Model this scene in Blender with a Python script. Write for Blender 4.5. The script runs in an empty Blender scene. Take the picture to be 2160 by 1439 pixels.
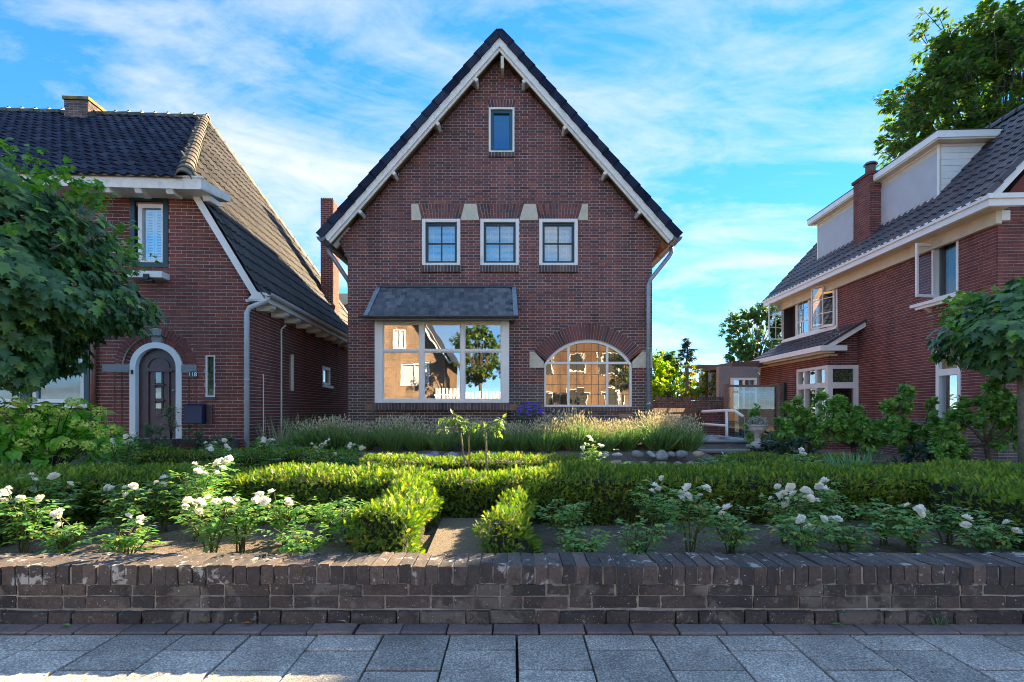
import bpy, math, random
import numpy as np
from mathutils import Vector, Matrix

# ------------------------------------------------------------------ camera, sky, sun
S = bpy.context.scene
COL = S.collection
F, HY, ZC = 1060.0, 862.0, 1.02          # focal length (photo px), horizon row, eye height

cam_d = bpy.data.cameras.new('camera')
cam = bpy.data.objects.new('camera', cam_d); COL.objects.link(cam)
cam.location = (0, 0, ZC); cam.rotation_euler = (math.radians(90), 0, 0)
cam_d.sensor_width = 36.0; cam_d.lens = F / 2160 * 36.0
cam_d.shift_y = (HY - 719.5) / 2160
cam_d.clip_start = 0.05; cam_d.clip_end = 3000
S.camera = cam

SUN_DIR = Vector((0.84, 1.0, 0.60)).normalized()      # towards the sun
elev = math.asin(SUN_DIR.z); azim = math.atan2(SUN_DIR.x, SUN_DIR.y)
W = bpy.data.worlds.new('World'); S.world = W; W.use_nodes = True
nt = W.node_tree; nt.nodes.clear()
def N(t, typ, **kw):
    n = t.nodes.new(typ)
    for k, v in kw.items():
        if k in n.inputs: n.inputs[k].default_value = v
        else: setattr(n, k, v)
    return n
sky = N(nt, 'ShaderNodeTexSky'); sky.sky_type = 'NISHITA'; sky.sun_disc = False
sky.sun_elevation = elev; sky.sun_rotation = azim; sky.air_density = 0.33; sky.dust_density = 0.0; sky.ozone_density = 1.7
tc = N(nt, 'ShaderNodeTexCoord')
sep = N(nt, 'ShaderNodeSeparateXYZ'); nt.links.new(tc.outputs['Generated'], sep.inputs[0])
zz = N(nt, 'ShaderNodeMath', operation='MAXIMUM'); nt.links.new(sep.outputs['Z'], zz.inputs[0]); zz.inputs[1].default_value = 0.0
za = N(nt, 'ShaderNodeMath', operation='ADD'); nt.links.new(zz.outputs[0], za.inputs[0]); za.inputs[1].default_value = 0.22
dv = N(nt, 'ShaderNodeVectorMath', operation='DIVIDE'); nt.links.new(tc.outputs['Generated'], dv.inputs[0])
cz = N(nt, 'ShaderNodeCombineXYZ')
for i in range(3): nt.links.new(za.outputs[0], cz.inputs[i])
nt.links.new(cz.outputs[0], dv.inputs[1])
mp = N(nt, 'ShaderNodeMapping'); nt.links.new(dv.outputs[0], mp.inputs[0])
mp.inputs['Rotation'].default_value = (0, 0, math.radians(38)); mp.inputs['Scale'].default_value = (0.75, 1.35, 1.0)
mp.inputs['Location'].default_value = (-4.1, 2.7, 0)
n1 = N(nt, 'ShaderNodeTexNoise', Scale=1.15, Detail=8.0, Roughness=0.60, Distortion=0.9); nt.links.new(mp.outputs[0], n1.inputs['Vector'])
n2 = N(nt, 'ShaderNodeTexNoise', Scale=5.0, Detail=7.0, Roughness=0.65, Distortion=0.5); nt.links.new(mp.outputs[0], n2.inputs['Vector'])
md = N(nt, 'ShaderNodeMath', operation='MULTIPLY_ADD'); nt.links.new(n2.outputs[0], md.inputs[0]); md.inputs[1].default_value = 0.35; nt.links.new(n1.outputs[0], md.inputs[2])
cr = N(nt, 'ShaderNodeValToRGB'); nt.links.new(md.outputs[0], cr.inputs[0])
cr.color_ramp.elements[0].position = 0.61; cr.color_ramp.elements[0].color = (0, 0, 0, 1)
cr.color_ramp.elements[1].position = 0.98; cr.color_ramp.elements[1].color = (1, 1, 1, 1)
cm = N(nt, 'ShaderNodeMix', data_type='RGBA'); nt.links.new(cr.outputs[0], cm.inputs['Factor'])
gm = N(nt, 'ShaderNodeGamma', Gamma=0.62); nt.links.new(sky.outputs[0], gm.inputs[0])
hs = N(nt, 'ShaderNodeHueSaturation', Saturation=1.65, Value=1.0); nt.links.new(gm.outputs[0], hs.inputs['Color'])
nt.links.new(hs.outputs[0], cm.inputs['A'])
cm.inputs['B'].default_value = (1.16, 1.20, 1.26, 1)
bg = N(nt, 'ShaderNodeBackground', Strength=0.125); nt.links.new(cm.outputs['Result'], bg.inputs['Color'])
wo = N(nt, 'ShaderNodeOutputWorld'); nt.links.new(bg.outputs[0], wo.inputs[0])

sun_d = bpy.data.lights.new('sun', 'SUN'); sun_d.energy = 3.4; sun_d.angle = math.radians(0.5); sun_d.color = (1.0, 0.80, 0.54)
sun = bpy.data.objects.new('sun', sun_d); COL.objects.link(sun)
sun.rotation_euler = SUN_DIR.to_track_quat('Z', 'Y').to_euler(); sun.location = (20, 25, 20)

S.view_settings.view_transform = 'Standard'; S.view_settings.look = 'None'
S.view_settings.exposure = 3.0; S.view_settings.gamma = 1.0; S.view_settings.use_curve_mapping = False
S.view_settings.use_white_balance = True; S.view_settings.white_balance_temperature = 7400; S.view_settings.white_balance_tint = 8
S.render.engine = 'CYCLES'
S.cycles.max_bounces = 7; S.cycles.diffuse_bounces = 3; S.cycles.glossy_bounces = 3; S.cycles.transparent_max_bounces = 12
S.cycles.transmission_bounces = 3; S.cycles.caustics_reflective = False; S.cycles.caustics_refractive = False
S.cycles.use_denoising = True; S.cycles.filter_width = 1.0

# ------------------------------------------------------------------ helpers
rng = np.random.default_rng(7); R = random.Random(11)
def P(px, py, Y): return Vector(((px - 1080) / F * Y, Y, ZC + (HY - py) / F * Y))

def tag(o, label=None, cat=None, group=None, kind=None):
    if label: o['label'] = label
    if cat: o['category'] = cat
    if group: o['group'] = group
    if kind: o['kind'] = kind
    return o
def empty(name, loc=(0, 0, 0), rz=0.0, label=None, cat=None, group=None):
    o = bpy.data.objects.new(name, None); COL.objects.link(o); o.location = loc; o.rotation_euler = (0, 0, rz)
    o.empty_display_size = 0.1
    return tag(o, label, cat, group)
def link(name, me, parent=None):
    o = bpy.data.objects.new(name, me); COL.objects.link(o)
    if parent is not None: o.parent = parent
    return o

class MB:
    """collects polygons, build() links them as one mesh object"""
    def __init__(s): s.v = []; s.f = []; s.m = []
    def add(s, V, Fs, m=0):
        b = len(s.v); s.v.extend([tuple(p) for p in V])
        for f in Fs: s.f.append(tuple(b + i for i in f)); s.m.append(m)
        return s
    def box(s, x0, x1, y0, y1, z0, z1, m=0):
        V = [(x0,y0,z0),(x1,y0,z0),(x1,y1,z0),(x0,y1,z0),(x0,y0,z1),(x1,y0,z1),(x1,y1,z1),(x0,y1,z1)]
        return s.add(V, [(0,3,2,1),(4,5,6,7),(0,1,5,4),(1,2,6,5),(2,3,7,6),(3,0,4,7)], m)
    def cbox(s, c, ax, sx, ay, sy, az, sz, m=0):
        c = Vector(c); ax = Vector(ax) * sx / 2; ay = Vector(ay) * sy / 2; az = Vector(az) * sz / 2
        V = [c-ax-ay-az, c+ax-ay-az, c+ax+ay-az, c-ax+ay-az, c-ax-ay+az, c+ax-ay+az, c+ax+ay+az, c-ax+ay+az]
        return s.add(V, [(0,3,2,1),(4,5,6,7),(0,1,5,4),(1,2,6,5),(2,3,7,6),(3,0,4,7)], m)
    def beam(s, a, b, w, h, up=(0, 0, 1), m=0):
        a = Vector(a); b = Vector(b); d = (b - a); L = d.length; d.normalize()
        u = Vector(up); sd = d.cross(u).normalized(); u = sd.cross(d)
        return s.cbox((a + b) / 2, d, L, sd, w, u, h, m)
    def prism(s, poly, off, m=0):
        """poly: 3D points, off: extrusion vector"""
        n = len(poly); off = Vector(off); A = [Vector(p) for p in poly]
        V = A + [p + off for p in A]
        return s.add(V, [tuple(range(n-1, -1, -1)), tuple(range(n, 2*n))] + [(i, (i+1) % n, n + (i+1) % n, n + i) for i in range(n)], m)
    def tube(s, pts, r, n=8, m=0, cap=True):
        pts = [Vector(p) for p in pts]; rr = r if isinstance(r, (list, tuple)) else [r] * len(pts)
        V = []; Fs = []; prev = None
        for i, p in enumerate(pts):
            d = (pts[min(i+1, len(pts)-1)] - pts[max(i-1, 0)]).normalized()
            if prev is None:
                a = d.orthogonal().normalized()
            else:
                a = (prev - d * prev.dot(d)).normalized()
            prev = a; b = d.cross(a)
            for k in range(n):
                t = 2 * math.pi * k / n; V.append(p + (a * math.cos(t) + b * math.sin(t)) * rr[i])
        for i in range(len(pts) - 1):
            for k in range(n): Fs.append((i*n+k, i*n+(k+1) % n, (i+1)*n+(k+1) % n, (i+1)*n+k))
        if cap: Fs.append(tuple(range(n-1, -1, -1))); Fs.append(tuple(range((len(pts)-1)*n, len(pts)*n)))
        return s.add(V, Fs, m)
    def lathe(s, c, prof, n=16, m=0):
        c = Vector(c); V = []; Fs = []
        for r, z in prof:
            for k in range(n):
                t = 2 * math.pi * k / n; V.append(c + Vector((r*math.cos(t), r*math.sin(t), z)))
        for i in range(len(prof)-1):
            for k in range(n): Fs.append((i*n+k, i*n+(k+1) % n, (i+1)*n+(k+1) % n, (i+1)*n+k))
        Fs.append(tuple(range(n-1, -1, -1))); Fs.append(tuple(range((len(prof)-1)*n, len(prof)*n)))
        return s.add(V, Fs, m)
    def mesh(s, name, mats, smooth=False):
        me = bpy.data.meshes.new(name); me.from_pydata(s.v, [], s.f)
        for m in (mats if isinstance(mats, (list, tuple)) else [mats]): me.materials.append(m)
        if any(s.m): me.polygons.foreach_set('material_index', s.m)
        if smooth: me.polygons.foreach_set('use_smooth', [True] * len(s.f))
        me.update(); return me
    def build(s, name, mats, parent=None, smooth=False, bevel=0.0):
        o = link(name, s.mesh(name, mats, smooth), parent)
        if bevel:
            b = o.modifiers.new('edge', 'BEVEL'); b.width = bevel; b.segments = 1; b.limit_method = 'ANGLE'
        return o

def scatter(name, tmpl, mat, pos, rot, scl, parent=None, smooth=False):
    """one mesh from N transformed copies of a triangle template"""
    V, T = tmpl; V = np.asarray(V, float); T = np.asarray(T, int)
    n = len(pos); nv = len(V)
    scl = np.asarray(scl, float)
    if scl.ndim == 1: scl = scl[:, None].repeat(3, 1)
    W_ = np.einsum('nij,nkj->nki', rot, V[None] * scl[:, None, :]) + pos[:, None, :]
    T_ = (T[None] + (np.arange(n) * nv)[:, None, None]).reshape(-1)
    me = bpy.data.meshes.new(name); nt_ = n * len(T)
    me.vertices.add(n * nv); me.vertices.foreach_set('co', W_.reshape(-1))
    me.loops.add(nt_ * 3); me.loops.foreach_set('vertex_index', T_)
    me.polygons.add(nt_); me.polygons.foreach_set('loop_start', np.arange(nt_) * 3)
    if smooth: me.polygons.foreach_set('use_smooth', np.ones(nt_, bool))
    me.materials.append(mat); me.update(calc_edges=True); me.validate()
    return link(name, me, parent) if name else me
def frames(d, nrm):
    """rotation matrices with local y along d and local z near nrm"""
    d = d / np.maximum(np.linalg.norm(d, axis=1, keepdims=True), 1e-9)
    x = np.cross(d, nrm); ln = np.linalg.norm(x, axis=1, keepdims=True)
    x = np.where(ln < 1e-6, np.array([1.0, 0, 0]), x / np.maximum(ln, 1e-9))
    z = np.cross(x, d)
    return np.stack([x, d, z], axis=2)
def runit(n): v = rng.normal(size=(n, 3)); return v / np.linalg.norm(v, axis=1, keepdims=True)

# ------------------------------------------------------------------ materials
MATS = {}; LEAF_GAIN = 2.05
def newmat(name):
    m = bpy.data.materials.new(name); m.use_nodes = True; t = m.node_tree; t.nodes.clear()
    out = N(t, 'ShaderNodeOutputMaterial'); b = N(t, 'ShaderNodeBsdfPrincipled'); t.links.new(b.outputs[0], out.inputs[0])
    MATS[name] = m; return m, t, b, out
def rnd_island(t):
    g = N(t, 'ShaderNodeNewGeometry'); o = N(t, 'ShaderNodeObjectInfo')
    a = N(t, 'ShaderNodeMath', operation='ADD'); t.links.new(g.outputs['Random Per Island'], a.inputs[0]); t.links.new(o.outputs['Random'], a.inputs[1])
    f = N(t, 'ShaderNodeMath', operation='FRACT'); t.links.new(a.outputs[0], f.inputs[0]); return f.outputs[0]
def ramp(t, src, stops, interp='LINEAR'):
    r = N(t, 'ShaderNodeValToRGB'); t.links.new(src, r.inputs[0]); e = r.color_ramp.elements; r.color_ramp.interpolation = interp
    while len(e) < len(stops): e.new(0.5)
    for q, (p, c) in zip(e, stops): q.position = p; q.color = (*c, 1) if len(c) == 3 else c
    return r.outputs[0]
def wcoord(t):
    g = N(t, 'ShaderNodeNewGeometry'); return g.outputs['Position']
def noise(t, vec, scale, detail=4.0, rough=0.55, dist=0.0):
    n = N(t, 'ShaderNodeTexNoise', Scale=scale, Detail=detail, Roughness=rough, Distortion=dist); t.links.new(vec, n.inputs['Vector']); return n.outputs[0]
def mixc(t, a, b, fac, mode='MIX'):
    m = N(t, 'ShaderNodeMix', data_type='RGBA', blend_type=mode)
    for k, v in (('A', a), ('B', b), ('Factor', fac)):
        if hasattr(v, 'links') or isinstance(v, bpy.types.NodeSocket): t.links.new(v, m.inputs[k])
        elif k == 'Factor': m.inputs[k].default_value = v
        else: m.inputs[k].default_value = (*v, 1)
    return m.outputs['Result']
def bump(t, b, h, strength=0.3, dist=0.01):
    n = N(t, 'ShaderNodeBump', Strength=strength, Distance=dist); t.links.new(h, n.inputs['Height']); t.links.new(n.outputs[0], b.inputs['Normal'])

def brick_mat(name, stops, grime=(0.03, 0.025, 0.025), gr=0.35, rough=0.9, lichen=None, scale=1.0, salts=0.45, spec=0.5, dots=0.0):
    m, t, b, o = newmat(name); p = wcoord(t)
    c = ramp(t, rnd_island(t), stops)
    n1 = noise(t, p, 60 * scale, 3); c = mixc(t, c, ramp(t, n1, [(0.3, (0.72, 0.72, 0.72)), (0.7, (1.15, 1.12, 1.1))]), 1.0, 'MULTIPLY')
    n2 = noise(t, p, 0.9, 6, 0.6); g = ramp(t, n2, [(0.45, (0, 0, 0)), (0.72, (gr, gr, gr))]); c = mixc(t, c, grime, g)
    mpn = N(t, 'ShaderNodeMapping'); t.links.new(p, mpn.inputs[0]); mpn.inputs['Scale'].default_value = (2.6, 2.6, 0.35)
    ns = noise(t, mpn.outputs[0], 1.0, 5, 0.6); c = mixc(t, c, ramp(t, ns, [(0.32, (0.62, 0.62, 0.64)), (0.5, (1, 1, 1)), (0.72, (1.22, 1.18, 1.15))]), 1.0, 'MULTIPLY')
    ne = noise(t, p, 3.1, 7, 0.7); c = mixc(t, c, (0.42, 0.36, 0.34), ramp(t, ne, [(0.68, (0, 0, 0)), (0.82, (salts, salts, salts))]))
    if lichen:
        for sc, th, amt, colr in lichen:
            n3 = noise(t, p, sc, 5, 0.65, 0.4); l = ramp(t, n3, [(th, (0, 0, 0)), (th + 0.05, (amt, amt, amt))]); c = mixc(t, c, colr, l)
    if dots:
        for sc_d, r_d in ((34.0, 0.20), (80.0, 0.22)):
            vo = N(t, 'ShaderNodeTexVoronoi', Scale=sc_d); t.links.new(p, vo.inputs['Vector'])
            n_d = noise(t, p, sc_d * 3, 2); ds = N(t, 'ShaderNodeMath', operation='MULTIPLY_ADD'); t.links.new(n_d, ds.inputs[0]); ds.inputs[1].default_value = 0.22; t.links.new(vo.outputs['Distance'], ds.inputs[2])
            near = ramp(t, ds.outputs[0], [(r_d, (1, 1, 1)), (r_d + 0.05, (0, 0, 0))]); sp = N(t, 'ShaderNodeSeparateColor'); t.links.new(vo.outputs['Color'], sp.inputs[0])
            pick_ = ramp(t, sp.outputs[0], [(1 - dots, (0, 0, 0)), (1 - dots + .02, (0.9, 0.9, 0.9))]); mk = mixc(t, near, pick_, 1.0, 'MULTIPLY'); c = mixc(t, c, (0.52, 0.53, 0.51), mk)
    t.links.new(c, b.inputs['Base Color']); b.inputs['Roughness'].default_value = rough; b.inputs['Specular IOR Level'].default_value = spec
    bump(t, b, n1, 0.5, 0.004); return m
def flat_mat(name, col, rough=0.6, var=0.12, scale=25, metal=0.0, spec=0.5, bumpy=0.0, dirt=None):
    m, t, b, o = newmat(name); p = wcoord(t); n1 = noise(t, p, scale, 5)
    lo = tuple(x * (1 - var) for x in col); hi = tuple(min(1, x * (1 + var)) for x in col)
    c = ramp(t, n1, [(0.3, lo), (0.7, hi)])
    if dirt:
        n2 = noise(t, p, dirt[1], 6, 0.65); c = mixc(t, c, dirt[0], ramp(t, n2, [(dirt[2], (0, 0, 0)), (dirt[2] + 0.2, (dirt[3],) * 3)]))
    t.links.new(c, b.inputs['Base Color']); b.inputs['Roughness'].default_value = rough; b.inputs['Metallic'].default_value = metal
    b.inputs['Specular IOR Level'].default_value = spec
    if bumpy: bump(t, b, n1, bumpy, 0.01)
    return m
def leaf_mat(name, stops, trans=0.3, rough=0.45, spec=0.35, patch=None):
    stops = [(p_, tuple(min(.85, v_ * LEAF_GAIN) for v_ in c_)) for p_, c_ in stops]
    m, t, b, o = newmat(name); c = ramp(t, rnd_island(t), stops)
    if patch:
        n2 = noise(t, wcoord(t), patch[1], 3); c = mixc(t, c, patch[0], ramp(t, n2, [(patch[2], (0, 0, 0)), (patch[2] + 0.15, (patch[3],) * 3)]))
    t.links.new(c, b.inputs['Base Color']); b.inputs['Roughness'].default_value = rough; b.inputs['Specular IOR Level'].default_value = spec
    tr = N(t, 'ShaderNodeBsdfTranslucent'); hc = N(t, 'ShaderNodeHueSaturation', Saturation=1.15, Value=1.9); t.links.new(c, hc.inputs['Color']); t.links.new(hc.outputs[0], tr.inputs['Color'])
    mx = N(t, 'ShaderNodeMixShader', Fac=trans); t.links.new(b.outputs[0], mx.inputs[1]); t.links.new(tr.outputs[0], mx.inputs[2]); t.links.new(mx.outputs[0], o.inputs[0])
    return m
def glass_mat(name, refl=0.4, tint=(0.9, 0.95, 0.95), gloss=(1, 1, 1), wav=0.0, wscale=3.0, rough=0.0):
    m, t, b, o = newmat(name); t.nodes.remove(b)
    tr = N(t, 'ShaderNodeBsdfTransparent'); tr.inputs[0].default_value = (*tint, 1)
    gl = N(t, 'ShaderNodeBsdfGlossy', Roughness=rough); gl.inputs[0].default_value = (*gloss, 1)
    if wav:
        n = N(t, 'ShaderNodeBump', Strength=wav, Distance=0.05); t.links.new(noise(t, wcoord(t), wscale, 2), n.inputs['Height']); t.links.new(n.outputs[0], gl.inputs['Normal'])
    lw = N(t, 'ShaderNodeLayerWeight', Blend=0.5); pw = N(t, 'ShaderNodeMath', operation='POWER'); t.links.new(lw.outputs['Facing'], pw.inputs[0]); pw.inputs[1].default_value = 4.0
    ad = N(t, 'ShaderNodeMath', operation='MULTIPLY_ADD'); t.links.new(pw.outputs[0], ad.inputs[0]); ad.inputs[1].default_value = 0.8 * (1 - refl); ad.inputs[2].default_value = refl
    mx = N(t, 'ShaderNodeMixShader'); t.links.new(ad.outputs[0], mx.inputs[0]); t.links.new(tr.outputs[0], mx.inputs[1]); t.links.new(gl.outputs[0], mx.inputs[2]); t.links.new(mx.outputs[0], o.inputs[0])
    return m

brick_main = brick_mat('brick_main', [(0, (0.095, 0.062, 0.074)), (0.12, (0.130, 0.070, 0.080)), (0.3, (0.200, 0.076, 0.079)), (0.55, (0.250, 0.090, 0.088)), (0.78, (0.185, 0.090, 0.098)), (0.95, (0.28, 0.098, 0.082)), (1, (0.38, 0.13, 0.080))])
brick_left = brick_mat('brick_left', [(0, (0.18, 0.058, 0.052)), (0.5, (0.28, 0.080, 0.066)), (0.8, (0.24, 0.074, 0.066)), (1, (0.34, 0.095, 0.066))])
brick_right = brick_mat('brick_right', [(0, (0.145, 0.048, 0.047)), (0.5, (0.215, 0.068, 0.062)), (1, (0.25, 0.080, 0.066))], gr=0.2)
brick_plinth = brick_mat('brick_plinth', [(0, (0.105, 0.087, 0.092)), (1, (0.182, 0.140, 0.140))])
brick_dark = brick_mat('brick_dark', [(0, (0.072, 0.058, 0.062)), (0.6, (0.143, 0.104, 0.101)), (1, (0.195, 0.130, 0.117))], lichen=[(14, 0.62, 0.5, (0.286, 0.260, 0.156))])
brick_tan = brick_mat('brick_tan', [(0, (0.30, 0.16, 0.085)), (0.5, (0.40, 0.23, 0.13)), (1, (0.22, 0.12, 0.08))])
brick_old = brick_mat('brick_old', salts=0.0, dots=0.35, stops=[(0, (0.055, 0.051, 0.053)), (0.5, (0.085, 0.075, 0.074)), (1, (0.125, 0.096, 0.088))], grime=(0.030, 0.028, 0.028), gr=0.85,
                      lichen=[(7.0, 0.56, 0.6, (0.045, 0.042, 0.042)), (4.0, 0.54, 0.55, (0.20, 0.185, 0.17)), (17, 0.60, 0.5, (0.24, 0.225, 0.205)), (42, 0.675, 0.85, (0.55, 0.56, 0.52)), (95, 0.71, 0.7, (0.50, 0.50, 0.47))], rough=0.95)
brick_cope = brick_mat('brick_cope', salts=0.0, dots=0.3, stops=[(0, (0.070, 0.062, 0.063)), (0.5, (0.108, 0.092, 0.090)), (1, (0.165, 0.125, 0.112))], grime=(0.032, 0.030, 0.031), gr=0.8,
                      lichen=[(8.0, 0.56, 0.6, (0.05, 0.047, 0.047)), (11.0, 0.59, 0.85, (0.46, 0.46, 0.46)), (60, 0.68, 0.8, (0.5, 0.5, 0.47))], rough=0.95)
brick_pave = brick_mat('brick_pave', [(0, (0.17, 0.135, 0.135)), (0.5, (0.25, 0.18, 0.165)), (1, (0.23, 0.205, 0.20))], grime=(0.20, 0.20, 0.21), gr=0.6)
mortar_main = flat_mat('mortar_main', (0.60, 0.55, 0.53), 0.95, 0.25, 8, dirt=((0.20, 0.17, 0.165), 0.8, 0.52, 0.7))
mortar_left = flat_mat('mortar_left', (0.66, 0.60, 0.52), 0.95, 0.25, 8, dirt=((0.24, 0.20, 0.18), 0.8, 0.52, 0.7))
mortar_right = flat_mat('mortar_right', (0.50, 0.41, 0.38), 0.95, 0.2, 8)
mortar_old = flat_mat('mortar_old', (0.34, 0.32, 0.29), 0.95, 0.35, 14, bumpy=0.6, dirt=((0.12, 0.115, 0.11), 3, 0.55, 0.7))
white = flat_mat('white_paint', (0.88, 0.87, 0.84), 0.45, 0.03, 6, dirt=((0.58, 0.55, 0.48), 3, 0.58, 0.4))
cream = flat_mat('cream_paint', (0.70, 0.64, 0.48), 0.5, 0.06, 8, dirt=((0.45, 0.38, 0.26), 2.5, 0.5, 0.5))
offwhite = flat_mat('weathered_white_paint', (0.86, 0.84, 0.78), 0.6, 0.08, 12, dirt=((0.45, 0.42, 0.35), 5, 0.55, 0.5))
green_paint = flat_mat('dark_green_paint', (0.016, 0.050, 0.068), 0.35, 0.15, 8)
blue_paint = flat_mat('navy_paint', (0.022, 0.032, 0.085), 0.4, 0.15, 12)
brown_paint = flat_mat('brown_door_paint', (0.115, 0.062, 0.066), 0.4, 0.1, 12)
wood = flat_mat('bare_wood', (0.34, 0.19, 0.085), 0.7, 0.25, 18)
stone_cream = flat_mat('cream_stone', (0.66, 0.61, 0.49), 0.85, 0.1, 20, dirt=((0.40, 0.34, 0.22), 3, 0.5, 0.5))
granite = flat_mat('grey_granite', (0.26, 0.28, 0.29), 0.7, 0.45, 140)
zinc = flat_mat('zinc', (0.30, 0.36, 0.42), 0.45, 0.2, 9, metal=0.35)
lead = flat_mat('lead_grey', (0.13, 0.15, 0.17), 0.5, 0.2, 15, metal=0.5)
pvc = flat_mat('grey_white_pipe', (0.60, 0.62, 0.66), 0.45, 0.06, 6)
copper = flat_mat('red_brown_pipe', (0.30, 0.10, 0.065), 0.5, 0.15, 9)
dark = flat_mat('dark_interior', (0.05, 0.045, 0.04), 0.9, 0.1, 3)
plaster = flat_mat('interior_plaster', (0.55, 0.46, 0.34), 0.9, 0.08, 3)
curtain = flat_mat('net_curtain', (0.55, 0.56, 0.58), 0.9, 0.1, 20)
blind = flat_mat('white_blind', (0.80, 0.82, 0.84), 0.6, 0.05, 5)
screen_grey = flat_mat('grey_sunscreen', (0.52, 0.54, 0.57), 0.85, 0.05, 3)
black = flat_mat('black_plastic', (0.02, 0.02, 0.022), 0.5, 0.2, 20)
tile_blue = brick_mat('tile_glazed_blue', salts=0.0, spec=0.1, stops=[(0, (0.012, 0.020, 0.046)), (0.6, (0.022, 0.034, 0.068)), (1, (0.045, 0.058, 0.098))], rough=0.7, gr=0.2)
tile_dark = brick_mat('tile_dark', salts=0.0, spec=0.3, stops=[(0, (0.040, 0.040, 0.045)), (0.6, (0.062, 0.060, 0.062)), (1, (0.095, 0.088, 0.085))], rough=0.55, gr=0.2, lichen=[(2.6, 0.63, 0.5, (0.085, 0.095, 0.035)), (16, 0.66, 0.5, (0.20, 0.17, 0.08))])
tile_purple = brick_mat('tile_purple', salts=0.0, stops=[(0, (0.050, 0.042, 0.058)), (0.6, (0.080, 0.066, 0.082)), (1, (0.115, 0.088, 0.098))], rough=0.45, gr=0.2)
tile_ridge = brick_mat('tile_ridge', salts=0.0, stops=[(0, (0.075, 0.065, 0.055)), (1, (0.14, 0.11, 0.085))], rough=0.6, lichen=[(8, 0.55, 0.8, (0.30, 0.22, 0.06))])
slate = brick_mat('slate', salts=0.0, stops=[(0, (0.075, 0.092, 0.115)), (0.5, (0.125, 0.145, 0.170)), (1, (0.20, 0.22, 0.245))], rough=0.55, gr=0.3, lichen=[(12, 0.66, 0.4, (0.28, 0.30, 0.30))])
glass = glass_mat('window_glass', 0.20)
glass_bay = glass_mat('bay_glass', 0.25, wav=0.016, wscale=2.0)
glass_lead = glass_mat('leaded_glass', 0.22, wav=0.012, wscale=4.0)
glass_dark = glass_mat('dark_glass', 0.08, tint=(0.6, 0.65, 0.66))
glass_screen = glass_mat('screen_glass', 0.08, tint=(0.62, 0.72, 0.74))
stained = flat_mat('stained_glass', (0.07, 0.10, 0.05), 0.15, 0.9, 22)
# ------------------------------------------------------------------ generic builders
def mfront(y0): return lambda u, v, w: (u, y0 - w, v)          # wall facing -y
def mleft(x0): return lambda u, v, w: (x0 - w, u, v)           # wall facing -x
def mright(x0): return lambda u, v, w: (x0 + w, u, v)          # wall facing +x
def subtract(iv, bl):
    out = [iv]
    for a, b in bl:
        nx = []
        for p, q in out:
            if b <= p or a >= q: nx.append((p, q)); continue
            if a > p: nx.append((p, a))
            if b < q: nx.append((b, q))
        out = nx
    return out
def mbox(mb, M, u0, u1, v0, v1, w0, w1, back=False, m=0):
    V = [M(u0,v0,w1), M(u1,v0,w1), M(u1,v1,w1), M(u0,v1,w1), M(u0,v0,w0), M(u1,v0,w0), M(u1,v1,w0), M(u0,v1,w0)]
    Fs = [(0,1,2,3), (0,4,5,1), (1,5,6,2), (2,6,7,3), (3,7,4,0)]
    if back: Fs.append((4,7,6,5))
    mb.add(V, Fs, m)
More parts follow.
